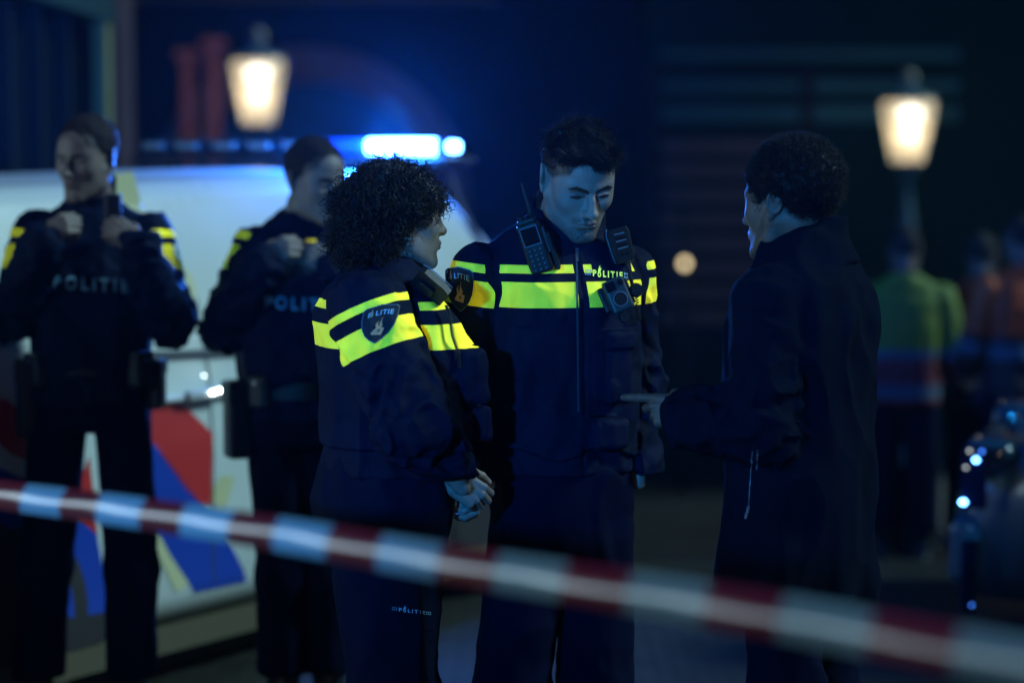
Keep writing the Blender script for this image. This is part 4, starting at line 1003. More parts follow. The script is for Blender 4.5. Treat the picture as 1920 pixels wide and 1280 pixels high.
# ================================================================== officer in the middle, looking down
def fig_center():
    g = Figure(1052, 5.67, R(20)); L = g.L
    neck = L(1062, 455, 0.03)
    head = (L(1083, 337, -0.05), R(21), R(27), R(-2))
    rows = [(0.86, 0, .01, .165, .13), (0.95, 0, .01, .190, .145), (1.05, 0, 0.0, .180, .135), (1.13, 0, 0, .172, .130), (1.28, 0, 0, .178, .135), (1.42, 0, 0, .180, .135), (1.50, 0, .01, .172, .120), (1.555, 0, .015, .150, .095), (1.59, 0, .02, .115, .080), (1.635, .0, .02, .065, .06)]
    armR = [L(896, 512, -0.05), L(866, 735, -0.06), L(900, 915, -0.08)]
    armL = [L(1178, 513, 0.06), L(1192, 715, 0.07), L(1196, 905, 0.03)]
    legs = legs_of(L(1110, 1010, .02), L(1118, 1300, 0.03), L(1118, 1625, .08), L(985, 1010, -.03), L(962, 1300, -0.05), L(945, 1625, -.02))
    # hands rest in the jacket pockets
    hands = [(L(1150, 850, 0.07), frame(g.D((-.90, 0, -.4)), g.D((.4, 0, -.9))), True, [.3, .3, .3, .3], (.4, .2), 0.9),
             (L(930, 905, -.0), frame(g.D((.65, 0, -.8)), g.D((-.8, 0, -.6))), False, [.3, .3, .3, .3], (.4, .2), 0.9)]
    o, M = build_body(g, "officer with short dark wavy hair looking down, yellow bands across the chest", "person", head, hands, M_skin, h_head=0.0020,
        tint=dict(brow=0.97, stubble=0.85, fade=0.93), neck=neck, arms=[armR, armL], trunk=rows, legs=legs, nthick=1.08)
    hc = head[0]
    mj = jacket_mat("officer_jacket", [(1.424, 1.482), (1.502, 1.521)])
    px = lambda x, y, d=0.0: L(x, y, d)
    # vest pockets on his left side
    pk1 = L(1150, 690, -0.12); pk2 = L(1132, 812, -0.135); pk3 = L(1165, 880, -0.11); lapR = L(1112, 690, -.13)
    Mz = rotm(R(10)).astype(np.float32)
    def extra(P, d):
        fo = folds(P, 0.005, 22, (1, 1, .7), 31)
        a = rbox(P, pk1, (0.036, 0.036, 0.078), 0.014, Mz) + fo; d = smin(d, a, 0.004)
        fl = rbox(P, pk1 + np.array((0, -.012, .066)), (0.040, 0.032, 0.020), 0.008, Mz) + fo * .6; d = np.minimum(d, fl)
        b = rbox(P, pk2, (0.048, 0.036, 0.034), 0.013, Mz) + fo; d = smin(d, b, 0.004)
        # straps down the chest and the zip furrow
        zx = P[:, 0] - 0.004 + (P[:, 2] - 1.4) * 0.01
        front = (P[:, 1] < 0)
        d = d + 0.0045 * np.exp(-(zx / 0.0045) ** 2) * front * (P[:, 2] < 1.62)
        d = d - 0.0035 * np.exp(-((np.abs(P[:, 0]) - 0.128) / 0.022) ** 4) * (P[:, 2] > 1.38) * (np.abs(P[:, 0]) < .16)
        # lower edge of the armoured vest
        d = d + np.where(P[:, 2] < 1.085 + 0.015 * np.sin(P[:, 0] * 30), 0.010, 0) * (np.abs(P[:, 0]) < 0.17)
        return d
    def plain(P, dT, dA):
        zx = P[:, 0] - 0.004 + (P[:, 2] - 1.4) * 0.01
        rp = lambda e: np.clip(.5 + e / .012, 0, 1)
        p = rp(0.0125 - np.abs(zx)) * (P[:, 1] < 0)
        sm = rp(.008 - np.abs(dT - np.minimum(dA[0], dA[1]))) * (np.abs(P[:, 0]) > .12)
        p = np.maximum(p, sm)
        p = np.maximum(p, np.minimum(rp(P[:, 0] - .036), rp(P[:, 2] - 1.492)) * ((P[:, 0] < 0.15) & (P[:, 1] < 0)))
        return p
    j = build_jacket(g, o, mj, rows, [armR, armL], [(.066, .062, .054), (.062, .058, .050)], h=0.0048, seedv=3, fold=0.0095,
        collar=((neck[0], neck[1] + .002, neck[2] + .005), .083, .084, -.03, 0.032, 0.120, R(10)), extra=extra, plain=plain, hemz=1.02, bandoff=(0, 0.0), armk=0.016)
    t = build_trousers(g, o, M_fabd, [(0.83, 0, .01, .150, .115), (0.95, 0, .01, .168, .128), (1.05, 0, 0, .158, .118)], legs, (.096, .082, .070), seedv=21, fold=.012)
    build_boots(o, legs, (R(15), R(-15)))
    # hair: faded sides, thick waves on top
    def hs(Q):
        top = np.clip((Q[:, 2] - 0.055) / 0.045, 0, 1); fr = np.clip((-Q[:, 1] - 0.01) / 0.06, 0, 1)
        w = vnoise(Q * np.array((1, .6, 1), np.float32), 55, 4) * 0.0075 + vnoise(Q, 110, 6) * 0.004
        d = ell(Q, (0, 0.016, 0.042), (0.0795, 0.099, 0.087)) - top * (0.000 + 0.005 * fr) - w * top - 0.001
        d = smin(d, ell(Q, (0.022, -0.060, 0.086), (0.042, 0.030, 0.019)) + w * 1.5, 0.02)
        d = smin(d, ell(Q, (-0.026, -0.052, 0.086), (0.038, 0.030, 0.017)) + w * 1.5, 0.02)
        zl = np.interp(Q[:, 1], [-.13, -.075, -.062, -.045, -.02, 0.03, .10], [.082, .080, .074, .045, .040, .030, .012])
        return smax(d, zl + w * .6 - Q[:, 2], 0.006)
    def st(V, F):
        out = []
        p, nr = surf_samples(V, F, 9000); k = (p[:, 2] > 0.072) | ((p[:, 1] < -.06) & (p[:, 2] > .07)); p = p[k]; nr = nr[k]
        fl = np.stack([0.45 + 2.0 * p[:, 0] * 3, -0.9 + 4 * np.clip(p[:, 1], 0, .1), -0.05 - 3 * np.clip(.095 - p[:, 2], 0, .1)], 1)
        out.append(curls(p, nr, fl + 1.2 * np.stack([vnoise(p.astype(np.float32), 30, s_) for s_ in (1, 2, 3)], 1), 0.036, 0.0034, 0.9, 0.0008, k=12, lift=0.10, jitter=0.18, tang=True))
        q = RNG.choice(len(p), 90); out.append(curls(p[q], nr[q], fl[q], 0.032, 0.006, 0.9, 0.0004, k=12, lift=0.35, jitter=0.5, tang=True))
        p, nr = surf_samples(V, F, 9000); k = p[:, 2] < 0.085; p = p[k]; nr = nr[k]
        fl = np.stack([0 * p[:, 0], 0.3 - 1.0 * (p[:, 1] < -.03), -0.8 + 0 * p[:, 0]], 1)
        out.append(curls(p, nr, fl, 0.008, 0.0005, 0.5, 0.0004, k=5, lift=0.2, jitter=0.25))
        return out
    hair_mesh(g, o, hc, M, hs, st, M_hair, h=0.0030)
    bv = bvh_of([j]); 
    # zip
    zp = [(1081 + 0.012 * (y - 480), y) for y in range(476, 775, 4)]
    P = [(x - 2.0, y) for x, y in zp] + [(x + 2.0, y) for x, y in zp]; n = len(zp)
    mz = mat("zip_teeth", (0.06, 0.12, 0.2), 0.35, metal=0.6, bump=0.9, bscale=420)
    decal("zip", P, [(i, i + n, i + n + 1, i + 1) for i in range(n - 1)], bv, 0.0015, g.Y - .13, mz, o)
    P = [(1079.5, 466), (1084.5, 466), (1085.5, 490), (1079, 490)]
    decal("zip_pull", P, [(0, 1, 2, 3)], bv, 0.006, g.Y - .13, M_steel, o)
    politie_mark(o, bv, g.Y - .13, (1097, 517), (1180, 524), (1097, 501), (1180, 508), mat("band_lettering", (2.2, 2.0, 0.2), 0.6), M_reflgrey, "chest_lettering")
    b = sleeve_badge(o, bv, g.Y - .1, (862, 541), (50, 4), (-3, -78))
    # nose ring
    nv = np.array(hc) + M @ np.array((-0.0205, -0.109, -0.0385)); ring = []
    for a in np.linspace(0.3, 5.2, 12): ring.append(nv + M @ np.array((0.0015 * math.sin(a), -0.0045 * math.cos(a), 0.0045 * math.sin(a))))
    mb = MB(); mb.tube(ring, 0.0007, 6); mb.build("nose_ring", mat("ring_silver", (0.9, .9, .9), 0.15, metal=1.0), o, True)
    return g, o, bv

def basis(ex, ez):
    F_ = frame(ex, ez); m = Matrix([list(F_[i]) for i in range(3)]).to_4x4(); return m

def place(o, loc, ex, ez):
    m = basis(ex, ez); o.location = loc; o.rotation_mode = 'XYZ'; o.rotation_euler = m.to_euler()

def radio(loc, up, face, label):
    """two-way radio: local +x up along the body, +z out of its face"""
    r = empty("handheld_radio", (0, 0, 0)); tag(r, label, "radio")
    MB().box((0, 0, 0), (0.118, 0.054, 0.034), bev=0.006).box((0.064, 0.0, 0.0), (0.012, 0.046, 0.028), bev=0.004).box((-0.004, 0, -0.012), (0.100, 0.060, 0.020), bev=0.006).build("radio_body", M_black, r)
    MB().box((0.031, 0.0, 0.0172), (0.040, 0.036, 0.002), bev=0.0008).build("radio_display", M_lcd, r)
    fr = MB(); 
    for c, s in (((0.0525, 0, .0175), (.0016, .040, .0016)), ((0.0095, 0, .0175), (.0016, .040, .0016)), ((0.031, .020, .0175), (.044, .0014, .0016)), ((0.031, -.020, .0175), (.044, .0014, .0016))): fr.box(c, s)
    fr.build("display_frame", M_key, r)
    for i in range(5):
        for j in range(3):
            k = MB().box((-0.002 - i * 0.0115, (j - 1) * 0.0125, 0.0178), (0.0078, 0.0098, 0.0030), bev=0.001).build("key", M_black, r)
            MB().box((-0.002 - i * 0.0115, (j - 1) * 0.0125, 0.0195), (0.0026, 0.0034, 0.0006)).build("key_mark", M_key, k)
    MB().tube([(0.066, -0.016, -0.004), (0.085, -0.016, -0.004), (0.150, -0.019, -0.004), (0.152, -0.019, -0.004)], [0.0068, 0.0055, 0.0036, 0.0015], 12).build("antenna", M_blackr, r, True)
    MB().tube([(0.066, 0.010, 0), (0.079, 0.010, 0)], 0.0085, 14).build("volume_knob", M_black, r)
    MB().tube([(0.066, -.001, .0), (0.074, -.001, 0)], 0.005, 10).build("channel_knob", M_black, r)
    MB().box((0.012, -0.031, 0.002), (0.060, 0.006, 0.020), bev=0.002).build("talk_button", mat("talk_button_grey", (.03, .06, .08), .3), r)
    MB().box((-0.035, 0.0, -0.024), (0.060, 0.050, 0.014), bev=0.004).box((-.02, -.036, -.01), (.09, .010, .03), bev=.003).build("belt_clip", M_black, r)
    place(r, loc, up, face); return r

def speaker_mic(loc, up, face, label, cord):
    r = empty("speaker_microphone", (0, 0, 0)); tag(r, label, "microphone")
    b = MB(); prof = [(-.042, .021), (-.030, .026), (0, .0275), (.028, .029), (.040, .025)]
    V = []; F = []
    for k, (x, w) in enumerate(prof):
        for y, z in ((-w, -.012), (-w, .008), (-w + .006, .015), (w - .006, .015), (w, .008), (w, -.012)): V.append((x, y, z))
    for k in range(4):
        for i in range(6): a, c = k * 6 + i, k * 6 + (i + 1) % 6; F.append((a, c, c + 6, a + 6))
    F.append(tuple(range(5, -1, -1))); F.append(tuple(range(24, 30))); b.add(V, F); b.build("microphone_body", M_black, r)
    for i in range(5): MB().box((0.026 - i * 0.0085, 0.0, 0.0155), (0.0022, 0.026, 0.0016)).build("speaker_slot", M_lcd if i % 2 else M_key, r)
    for j in range(3): MB().tube([(-0.020, (j - 1) * 0.012, 0.014), (-0.020, (j - 1) * 0.012, 0.0172)], 0.0036, 10).build("button", M_black, r)
    e = MB(); e.tube([(-.040, .0255, .010), (-.02, .0285, .010), (0.028, .0305, .010), (.042, .026, .010)], .0012, 6).build("edge_trim", M_key, r, True)
    MB().box((0.005, 0, -.018), (0.040, .020, .010), bev=.003).build("spring_clip", M_black, r)
    place(r, loc, up, face)
    # coiled lead, following the given world points
    cord = [np.array(c) for c in cord]; seg = np.linspace(0, len(cord) - 1, 240); pts = []
    for i, s in enumerate(seg):
        k = min(int(s), len(cord) - 2); p = cord[k] * (1 - (s - k)) + cord[k + 1] * (s - k); a = i * 0.9
        pts.append(p + np.array((math.cos(a) * .0038, math.sin(a) * .0038, 0)))
    Mi = np.array(obj_world(r).inverted()); pts = [Mi[:3, :3] @ p + Mi[:3, 3] for p in pts]
    MB().tube(pts, 0.0013, 6).build("coiled_cord", M_black, r, True)
    return r

def body_camera(loc, up, face, label):
    r = empty("body_camera", (0, 0, 0)); tag(r, label, "camera")
    MB().box((0, 0, 0), (0.078, 0.052, 0.026), bev=0.006).build("camera_housing", mat("camera_shell", (.014, .040, .052), .45), r)
    MB().box((0.024, 0.012, 0.0135), (0.022, 0.024, 0.003), bev=0.0012).build("window_panel", M_lcd, r)
    l = MB(); l.tube([(0.026, -0.013, 0.010), (0.026, -0.013, 0.0165)], [0.009, 0.0082], 18).build("lens_barrel", M_black, r)
    MB().tube([(0.026, -0.013, 0.0165), (0.026, -0.013, 0.0172)], [0.0052, 0.0046], 16).build("lens_glass", M_lcd, r)
    ring = [(-0.010 + .0165 * math.cos(a), .0165 * math.sin(a), .0135) for a in np.linspace(0, 6.283, 30)]
    MB().tube(ring, 0.0010, 6, False).build("button_ring", M_key, r, True)
    MB().tube([(-0.010, 0, 0.012), (-0.010, 0, 0.0145)], [0.0155, 0.0150], 24).build("record_button", M_black, r)
    MB().tube([(-.006, -.046, -.008), (-.006, -.046, .006)], [0.017, .014], 18).build("clamp_knob", M_black, r)
    MB().tube([(-.052, .004, -.008), (-.052, .004, .004)], [0.0135, .012], 18).build("mount_magnet", M_black, r)
    MB().box((0, 0, -.018), (.06, .075, .012), bev=.004).build("mount_plate", M_black, r)
    place(r, loc, up, face); return r

gc, oc, bvc = fig_center()
def on(bv, px, py, off, Y): return lay([(px, py)], bv, off, Y)[0]
radio(on(bvc, 1003, 470, 0.030, 5.53), (-.34, -.12, 1), (-.10, -1, -.06), "black radio with keypad and stub antenna clipped to the middle officer's chest strap")
speaker_mic(on(bvc, 1158, 466, 0.024, 5.56), (-.28, .10, 1), (.30, -1, .10), "black speaker microphone with ribbed face hung by the middle officer's collar",
    [on(bvc, x, y, o_, 5.6) for x, y, o_ in ((1168, 500, .026), (1174, 520, .020), (1180, 536, .016), (1190, 556, .008), (1196, 600, .006))])
body_camera(on(bvc, 1150, 556, 0.034, 5.56), (-.42, .05, 1), (.20, -1, .05), "square black body camera with round button worn on the middle officer's left chest")

# ================================================================== curly haired officer seen from the side
def fig_woman():
    g = Figure(725, 5.46, R(108)); L = g.L
    neck = L(722, 500, 0.0)
    head = (L(746, 404, 0.0), R(116), R(2), R(0))
    def row(z, l, r_, rx, y_px):     # from outline in the picture
        c = L((l + r_) / 2, y_px, 0); return (z, c[0] * 0, c[1], rx, (r_ - l) / 2 / 830)
    zp = lambda y: float(W(725, y, 5.46)[2])
    rows = [(zp(1010), 0, .010, .170, .150), (zp(935), 0, .012, .185, .160), (zp(850), 0, -.012, .165, .160), (zp(740), 0, -.035, .172, .172), (zp(650), 0, -.022, .175, .168), (zp(590), 0, .002, .172, .150), (zp(545), 0, .02, .150, .110), (zp(515), 0, .02, .100, .080), (zp(480), 0, .01, .06, .06)]
    armR = [L(692, 583, -0.155), L(772, 795, -0.20), L(868, 915, -0.10)]
    armL = [L(735, 583, 0.165), L(800, 800, 0.20), L(870, 900, 0.06)]
    legs = legs_of(L(742, 960, .09), L(752, 1290, 0.09), L(745, 1610, .12), L(705, 960, -.08), L(722, 1290, -0.09), L(700, 1610, -.08))
    hr = (L(842, 893, -0.09), frame(g.D((.80, .25, -.60)), g.D((.25, -1, 0.15))), False, [(.75, 1.2, .7), (.8, 1.25, .7), (.85, 1.25, .7), (.95, 1.2, .7)], (.35, .55), 0.92)
    hl = (L(862, 880, 0.055), frame(g.D((.55, -.75, -.85)), g.D((.9, .2, .4))), True, [(.5, 1.0, .7)] * 4, (.4, .4), 0.92)
    o, M = build_body(g, "officer with a mop of dark curly hair in profile, hands clasped", "person", head, [hr, hl], M_skin, h_head=0.0022,
        fem=1.0, tint=dict(brow=0.8, stubble=0, fade=0), neck=neck, arms=[armR, armL], trunk=rows, legs=legs, nthick=0.95)
    mj = jacket_mat("officer_jacket_side", [(1.345, 1.400), (1.432, 1.450)])
    pk = L(862, 700, -.03); pk2 = L(868, 790, -0.02); lug = L(835, 700, .05)
    Mz = rotm(R(6), R(-4)).astype(np.float32)
    def extra(P, d):
        fo = folds(P, 0.006, 20, (1, 1, .6), 77)
        a = rbox(P, pk, (0.085, 0.034, 0.060), 0.015, Mz) + fo; d = smin(d, a, 0.006)
        b = rbox(P, pk2, (0.080, 0.036, 0.038), 0.012, Mz) + fo; d = smin(d, b, 0.006)
        d = d + np.where(P[:, 2] < zp(828), 0.010, 0.0)                       # vest ends, shirt and belt below
        d = d - 0.004 * np.exp(-((P[:, 2] - zp(860)) / 0.022) ** 4)
        return d
    def plain(P, dT, dA):
        m1 = np.clip(.5 + (.009 - np.abs(dT - np.minimum(dA[0], dA[1]))) / .012, 0, 1)
        x = np.abs(P[:, 0])
        return m1.astype(np.float32)
    j = build_jacket(g, o, mj, rows, [armR, armL], [(.092, .080, .050), (.085, .075, .050)], h=0.0050, seedv=8, fold=0.011,
        collar=((neck[0], neck[1] - .012, neck[2] - .01), .080, .088, -.03, 0.012, 0.045, R(8)), extra=extra, plain=plain, hemz=zp(890), bandoff=(0, 0.010), armk=0.010)
    build_trousers(g, o, M_fab, [(zp(1040), 0, .010, .155, .135), (zp(935), 0, .012, .180, .155), (zp(840), 0, -.008, .155, .142)], legs, (.108, .082, .072), seedv=41, fold=.011, h=.0065)
    t = [c for c in o.children if c.name.startswith("trousers")][0]
    build_boots(o, legs)
    hc = head[0]
    def hs(Q):
        w = vnoise(Q, 38, 4) * 0.009 + vnoise(Q, 80, 6) * 0.006
        d = ell(Q, (0, 0.022, 0.018), (0.096, 0.113, 0.094))
        d = smin(d, ell(Q, (0, 0.078, -0.055), (0.082, 0.060, 0.058)), 0.03) + w
        cut = np.maximum(Q[:, 2] - 0.030, 0) * 0 + (Q[:, 2] - np.interp(Q[:, 1], [-.14, -.09, -.055, -.025, .008, .03, .045, .06], [.026, .026, .020, .010, .000, -.020, -.060, -.16]))
        d = smax(d, -cut, 0.010)
        return d
    def st(V, F):
        out = []
        p, nr = surf_samples(V, F, 4200)
        fl = np.stack([nr[:, 0] * .5, nr[:, 1] * .5 + 0 * p[:, 0], -0.75 + 0.5 * np.clip(p[:, 2], 0, .1) * 10], 1)
        out.append(curls(p[:2300], nr[:2300], fl[:2300], 0.036, 0.0070, 1.7, 0.0024, k=18, lift=0.34, jitter=0.5)); out.append(curls(p[2300:], nr[2300:], fl[2300:], 0.034, 0.0060, 1.9, 0.0012, k=18, lift=0.42, jitter=0.6))
        q = RNG.choice(len(p), 900); out.append(curls(p[q], nr[q], fl[q], 0.044, 0.0080, 1.6, 0.00080, k=20, lift=0.55, jitter=0.7))
        tp = np.where(p[:, 2] > .085)[0]; q = RNG.choice(tp, 160); out.append(curls(p[q], nr[q], fl[q] + (0, .2, .4), 0.036, 0.005, 1.0, 0.00075, k=14, lift=0.8, jitter=0.9))
        fr = np.where((p[:, 1] < -.05) & (p[:, 2] < .07))[0]; q = RNG.choice(fr, 200); out.append(curls(p[q], nr[q] * .5, np.tile((0, -.45, -1), (200, 1)), 0.026, 0.0058, 2.0, 0.0008, k=18, lift=0.5, jitter=0.35))
        return out
    hair_mesh(g, o, hc, M, hs, st, M_hair, h=0.0045, ext=0.21)
    bv = bvh_of([j, t])
    sleeve_badge(o, bv, 5.3, (710, 606), (64, -10), (14, -68))
    politie_mark(o, bv, 5.3, (735, 1143), (807, 1153), (735, 1134), (807, 1144), M_refl, M_reflgrey, "thigh_lettering")
    # outline of the thigh pocket
    fl = [(735, 1131), (812, 1141), (812, 1180), (800, 1178), (733, 1158)]
    P = fl + [(733.5, 1160.5), (800, 1181), (812, 1183)]
    decal("pocket_edge", [(733, 1158), (800, 1178), (812, 1180), (812, 1182), (800, 1180.5), (733, 1160.5)], [(0, 1, 4, 5), (1, 2, 3, 4)], bv, 0.003, 5.3, M_fabd, o)
    return g, o, bv
gw, ow, bvw = fig_woman()
speaker_mic(on(bvw, 800, 548, 0.030, 5.35), (-.74, .05, .58), (.50, .75, .42), "dark speaker microphone angled across the curly haired officer's chest",
    [on(bvw, x, y, o_, 5.4) for x, y, o_ in ((826, 578, .026), (838, 600, .020), (846, 630, .016), (856, 660, .010), (862, 690, .006))])

# ================================================================== man in the long dark coat
def fig_coat():
    g = Figure(1500, 5.33, R(-125)); L = g.L
    neck = L(1512, 447, 0.02)
    head = (L(1478, 383, 0), R(-133), R(3), R(0))
    zp = lambda y: float(W(1500, y, 5.33)[2])
    rows = [(zp(1125), 0, .0, .195, .155), (zp(1000), 0, .0, .185, .150), (zp(850), 0, 0, .172, .145), (zp(720), 0, 0, .172, .145), (zp(600), 0, 0.005, .178, .145), (zp(540), 0, .01, .172, .125), (zp(505), 0, .015, .140, .100), (zp(470), 0, .015, .100, .080), (zp(435), 0, .01, .07, .07)]
    armL = [L(1440, 570, -0.12), L(1432, 800, -0.17), L(1296, 786, -0.10)]
    armR = [L(1578, 560, 0.12), L(1583, 790, 0.15), L(1560, 990, 0.10)]
    legs = legs_of(L(1472, 1040, -.06), L(1475, 1290, -0.08), L(1480, 1640, -.04), L(1548, 1040, .07), L(1545, 1290, 0.06), L(1550, 1640, .10))
    hl = (L(1298, 768, -0.10), frame(g.D((-.84, .50, -.07)), g.D((-.15, -1, 0.25))), True, [(.06, .12, .08), (.75, 1.1, .7), (1.05, 1.35, .8), (1.2, 1.4, .9)], (.9, .35), 1.0)
    hr = (L(1560, 1000, .10), frame(g.D((-.1, 0, -1)), g.D((1, .3, 0))), False, [.4, .45, .5, .55], (.4, .3), 1.0)
    o, M = build_body(g, "man with short afro hair in a long dark coat, back turned, pointing a finger", "person", head, [hl, hr], M_skin2, h_head=0.0022,
        tint=dict(brow=0.9, stubble=0.95, fade=0.0), neck=neck, arms=[armL, armR], trunk=rows, legs=legs, nthick=1.12)
    def extra(P, d):
        # long vertical folds, the collar's lapel
        th = np.arctan2(P[:, 1], P[:, 0]); lo_ = np.clip((1.35 - P[:, 2]) / 0.7, 0, 1)
        d = d - 0.0075 * lo_ * np.sin(th * 7 + 1.3 * np.sin(P[:, 2] * 4)) - 0.004 * vnoise(P * np.array((1, 1, .25), np.float32), 20, 7)
        return d
    j = build_jacket(g, o, M_coat, rows, [armL, armR], [(.074, .068, .062), (.068, .062, .054)], h=0.0055, seedv=13, fold=0.010,
        collar=((neck[0], neck[1] + .004, neck[2] - .01), .078, .085, -.05, 0.02, 0.052, R(6)), extra=extra, hemz=zp(1128), seam=False, trapz=0.012, name="coat")
    build_trousers(g, o, M_fabd, [(zp(1060), 0, 0, .15, .12), (zp(980), 0, 0, .16, .13), (zp(900), 0, 0, .15, .12)], legs, (.090, .072, .062), seedv=61, fold=.010)
    build_boots(o, legs)
    hc = head[0]
    def hs(Q):
        w = vnoise(Q, 70, 4) * 0.0025 + vnoise(Q, 160, 6) * 0.001
        d = ell(Q, (0, 0.024, 0.050), (0.0905, 0.1065, 0.0960)) + w
        zl = np.interp(Q[:, 1], [-.13, -.080, -.060, -.040, -.026, -.012, 0.012, .045, .06, .12], [.074, .072, .050, .000, -.018, .020, .030, .006, -.052, -.070])
        return smax(d, (zl - Q[:, 2]) * .7, 0.006)
    def st(V, F):
        p, nr = surf_samples(V, F, 11000)
        fl = nr + RNG.normal(0, .5, nr.shape)
        return [curls(p, nr, fl, 0.014, 0.0030, 1.7, 0.0008, k=10, lift=0.55, jitter=0.5)]
    hair_mesh(g, o, hc, M, hs, st, M_hair, h=0.0040, ext=0.19)
    bv = bvh_of([j])
    mz = mat("coat_zip", (0.35, 0.5, 0.7), 0.25, metal=0.9, bump=0.9, bscale=300)
    for x0, x1, y0, y1 in ((1411, 1404, 845, 948), (1421, 1419, 843, 880)):
        ys = np.linspace(y0, y1, 24); P = [(x0 + (x1 - x0) * (y - y0) / (y1 - y0) + s * .8, y) for s in (-1, 1) for y in ys]; n = 24
        decal("pocket_zip", P, [(i, i + n, i + n + 1, i + 1) for i in range(n - 1)], bv, 0.002, 5.2, mz, o)
    decal("zip_pull", [(1402, 948), (1408, 948), (1407, 955), (1400, 973), (1395, 971)], [(0, 1, 2, 3, 4)], bv, 0.006, 5.2, mz, o)
    return g, o
fig_coat()

# ================================================================== the two officers by the van
M_bj = jacket_mat("guard_jacket", [(1.36, 1.437), (1.462, 1.487)], fl=(2.5, 2.0, 0.06))
def fist(wr, d, up, left, sz=1.0): return (wr, frame(d, up), left, [(1.0, 1.3, .8)] * 4, (.6, .5), sz)
def belt(g, o, zc, rx, ry, pouches, name="belt"):
    mb = MB(); n = 40
    for i in range(n):
        a = 2 * math.pi * i / n; b = 2 * math.pi * (i + 1) / n
        p = [(rx * math.cos(t), ry * math.sin(t)) for t in (a, b)]; q = [(x * 1.06, y * 1.06) for x, y in p]
        mb.add([(*p[0], zc - .026), (*p[1], zc - .026), (*q[1], zc - .026), (*q[0], zc - .026), (*p[0], zc + .026), (*p[1], zc + .026), (*q[1], zc + .026), (*q[0], zc + .026)],
               [(0, 1, 2, 3), (7, 6, 5, 4), (3, 2, 6, 7), (0, 4, 5, 1)])
    b = mb.build(name, M_black, o)
    for ang, w, h, d, dz, nm in pouches:
        a = R(ang); c = (rx * 1.12 * math.cos(a), ry * 1.15 * math.sin(a), zc + dz)
        Mx = Matrix.Rotation(a, 4, 'Z')
        MB().box(c, (d, w, h), Mx, bev=0.012).box((c[0], c[1], c[2] + h * .34), (d * 1.12, w * 1.04, h * .3), Mx, bev=0.008).build(nm, M_black, b)
        MB().tube([(c[0] * 1.13, c[1] * 1.13, c[2] + h * .28), (c[0] * 1.16, c[1] * 1.16, c[2] + h * .28)], 0.008, 10).build("snap_fastener", M_steel, b)
    return b
def fig_guard(px, Y, yaw, label, headpx, hyaw, hpitch, arms_px, hands_px, legs_px, zs, letters, seedv):
    g = Figure(px, Y, yaw); L = g.L
    neck = L(*headpx[2])
    head = (L(headpx[0], headpx[1], -0.02), hyaw, hpitch, R(0))
    dz = zs
    rows = [(0.985 + dz, 0, .01, .175, .14), (1.03 + dz, 0, .01, .178, .14), (1.12 + dz, 0, 0, .168, .130), (1.28 + dz, 0, 0, .185, .140), (1.42 + dz, 0, 0, .195, .142), (1.50 + dz, 0, .01, .190, .125), (1.56 + dz, 0, .015, .165, .100), (1.60 + dz, 0, .02, .110, .080), (1.65 + dz, 0, .02, .06, .06)]
    arms = [[L(*p) for p in a] for a in arms_px]
    legs = legs_of(*[L(*p) for p in legs_px])
    hands = [fist(L(*wr), g.D(d), g.D(u), left, 1.06) for wr, d, u, left in hands_px]
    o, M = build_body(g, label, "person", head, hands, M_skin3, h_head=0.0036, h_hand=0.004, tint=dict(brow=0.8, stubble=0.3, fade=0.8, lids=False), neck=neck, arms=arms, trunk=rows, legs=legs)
    def extra(P, d):
        d = d - 0.018 * np.exp(-(((P[:, 2] - (1.33 + dz)) / 0.20) ** 6)) * np.exp(-((P[:, 0] / 0.165) ** 8))    # body armour under the vest
        return d
    def plain(P, dT, dA):
        return (dT < np.minimum(dA[0], dA[1]) + 0.012).astype(np.float32)
    j = build_jacket(g, o, M_bj, rows, arms, [(.072, .066, .050)] * 2, h=0.009, seedv=seedv, fold=0.012, collar=((neck[0], neck[1], neck[2] - .02), .080, .086, -.04, 0.02, 0.06, R(8)),
        extra=extra, plain=plain, hemz=1.02 + dz, bandoff=(0, -0.03), armk=0.012)
    build_trousers(g, o, M_fabd, [(0.935 + dz, 0, .01, .155, .122), (1.02 + dz, 0, .01, .175, .135), (1.10 + dz, 0, 0, .165, .125)], legs, (.088, .074, .078), h=0.010, seedv=seedv + 5, fold=.008)
    build_boots(o, legs, (R(20), R(-20)), h=.012)
    hc = head[0]
    def hs(Q):
        w = vnoise(Q, 60, 4) * 0.003
        d = ell(Q, (0, 0.018, 0.047), (0.0835, 0.1025, 0.0915)) + w
        zl = np.interp(Q[:, 1], [-.13, -.075, -.06, -.045, 0.0, .04, .10], [.090, .088, .070, .040, .014, -.02, -.05])
        return smax(d, zl - Q[:, 2], 0.006)
    def st(V, F):
        p, nr = surf_samples(V, F, 2500); fl = np.stack([0 * p[:, 0], -.5 + 0 * p[:, 0], -.4 + 0 * p[:, 0]], 1)
        return [curls(p, nr, fl, 0.012, 0.001, .5, 0.0007, k=5, lift=0.15, jitter=0.3)]
    hair_mesh(g, o, hc, M, hs, st, M_hairb, h=0.005, ext=0.17)
    bv = bvh_of([j])
    lettering(o, bv, Y - .15, "POLITIE", *letters, M_reflgrey, off=0.005, name="chest_lettering", bold=0.035, spacing=1.55)
    return g, o, bv, dz
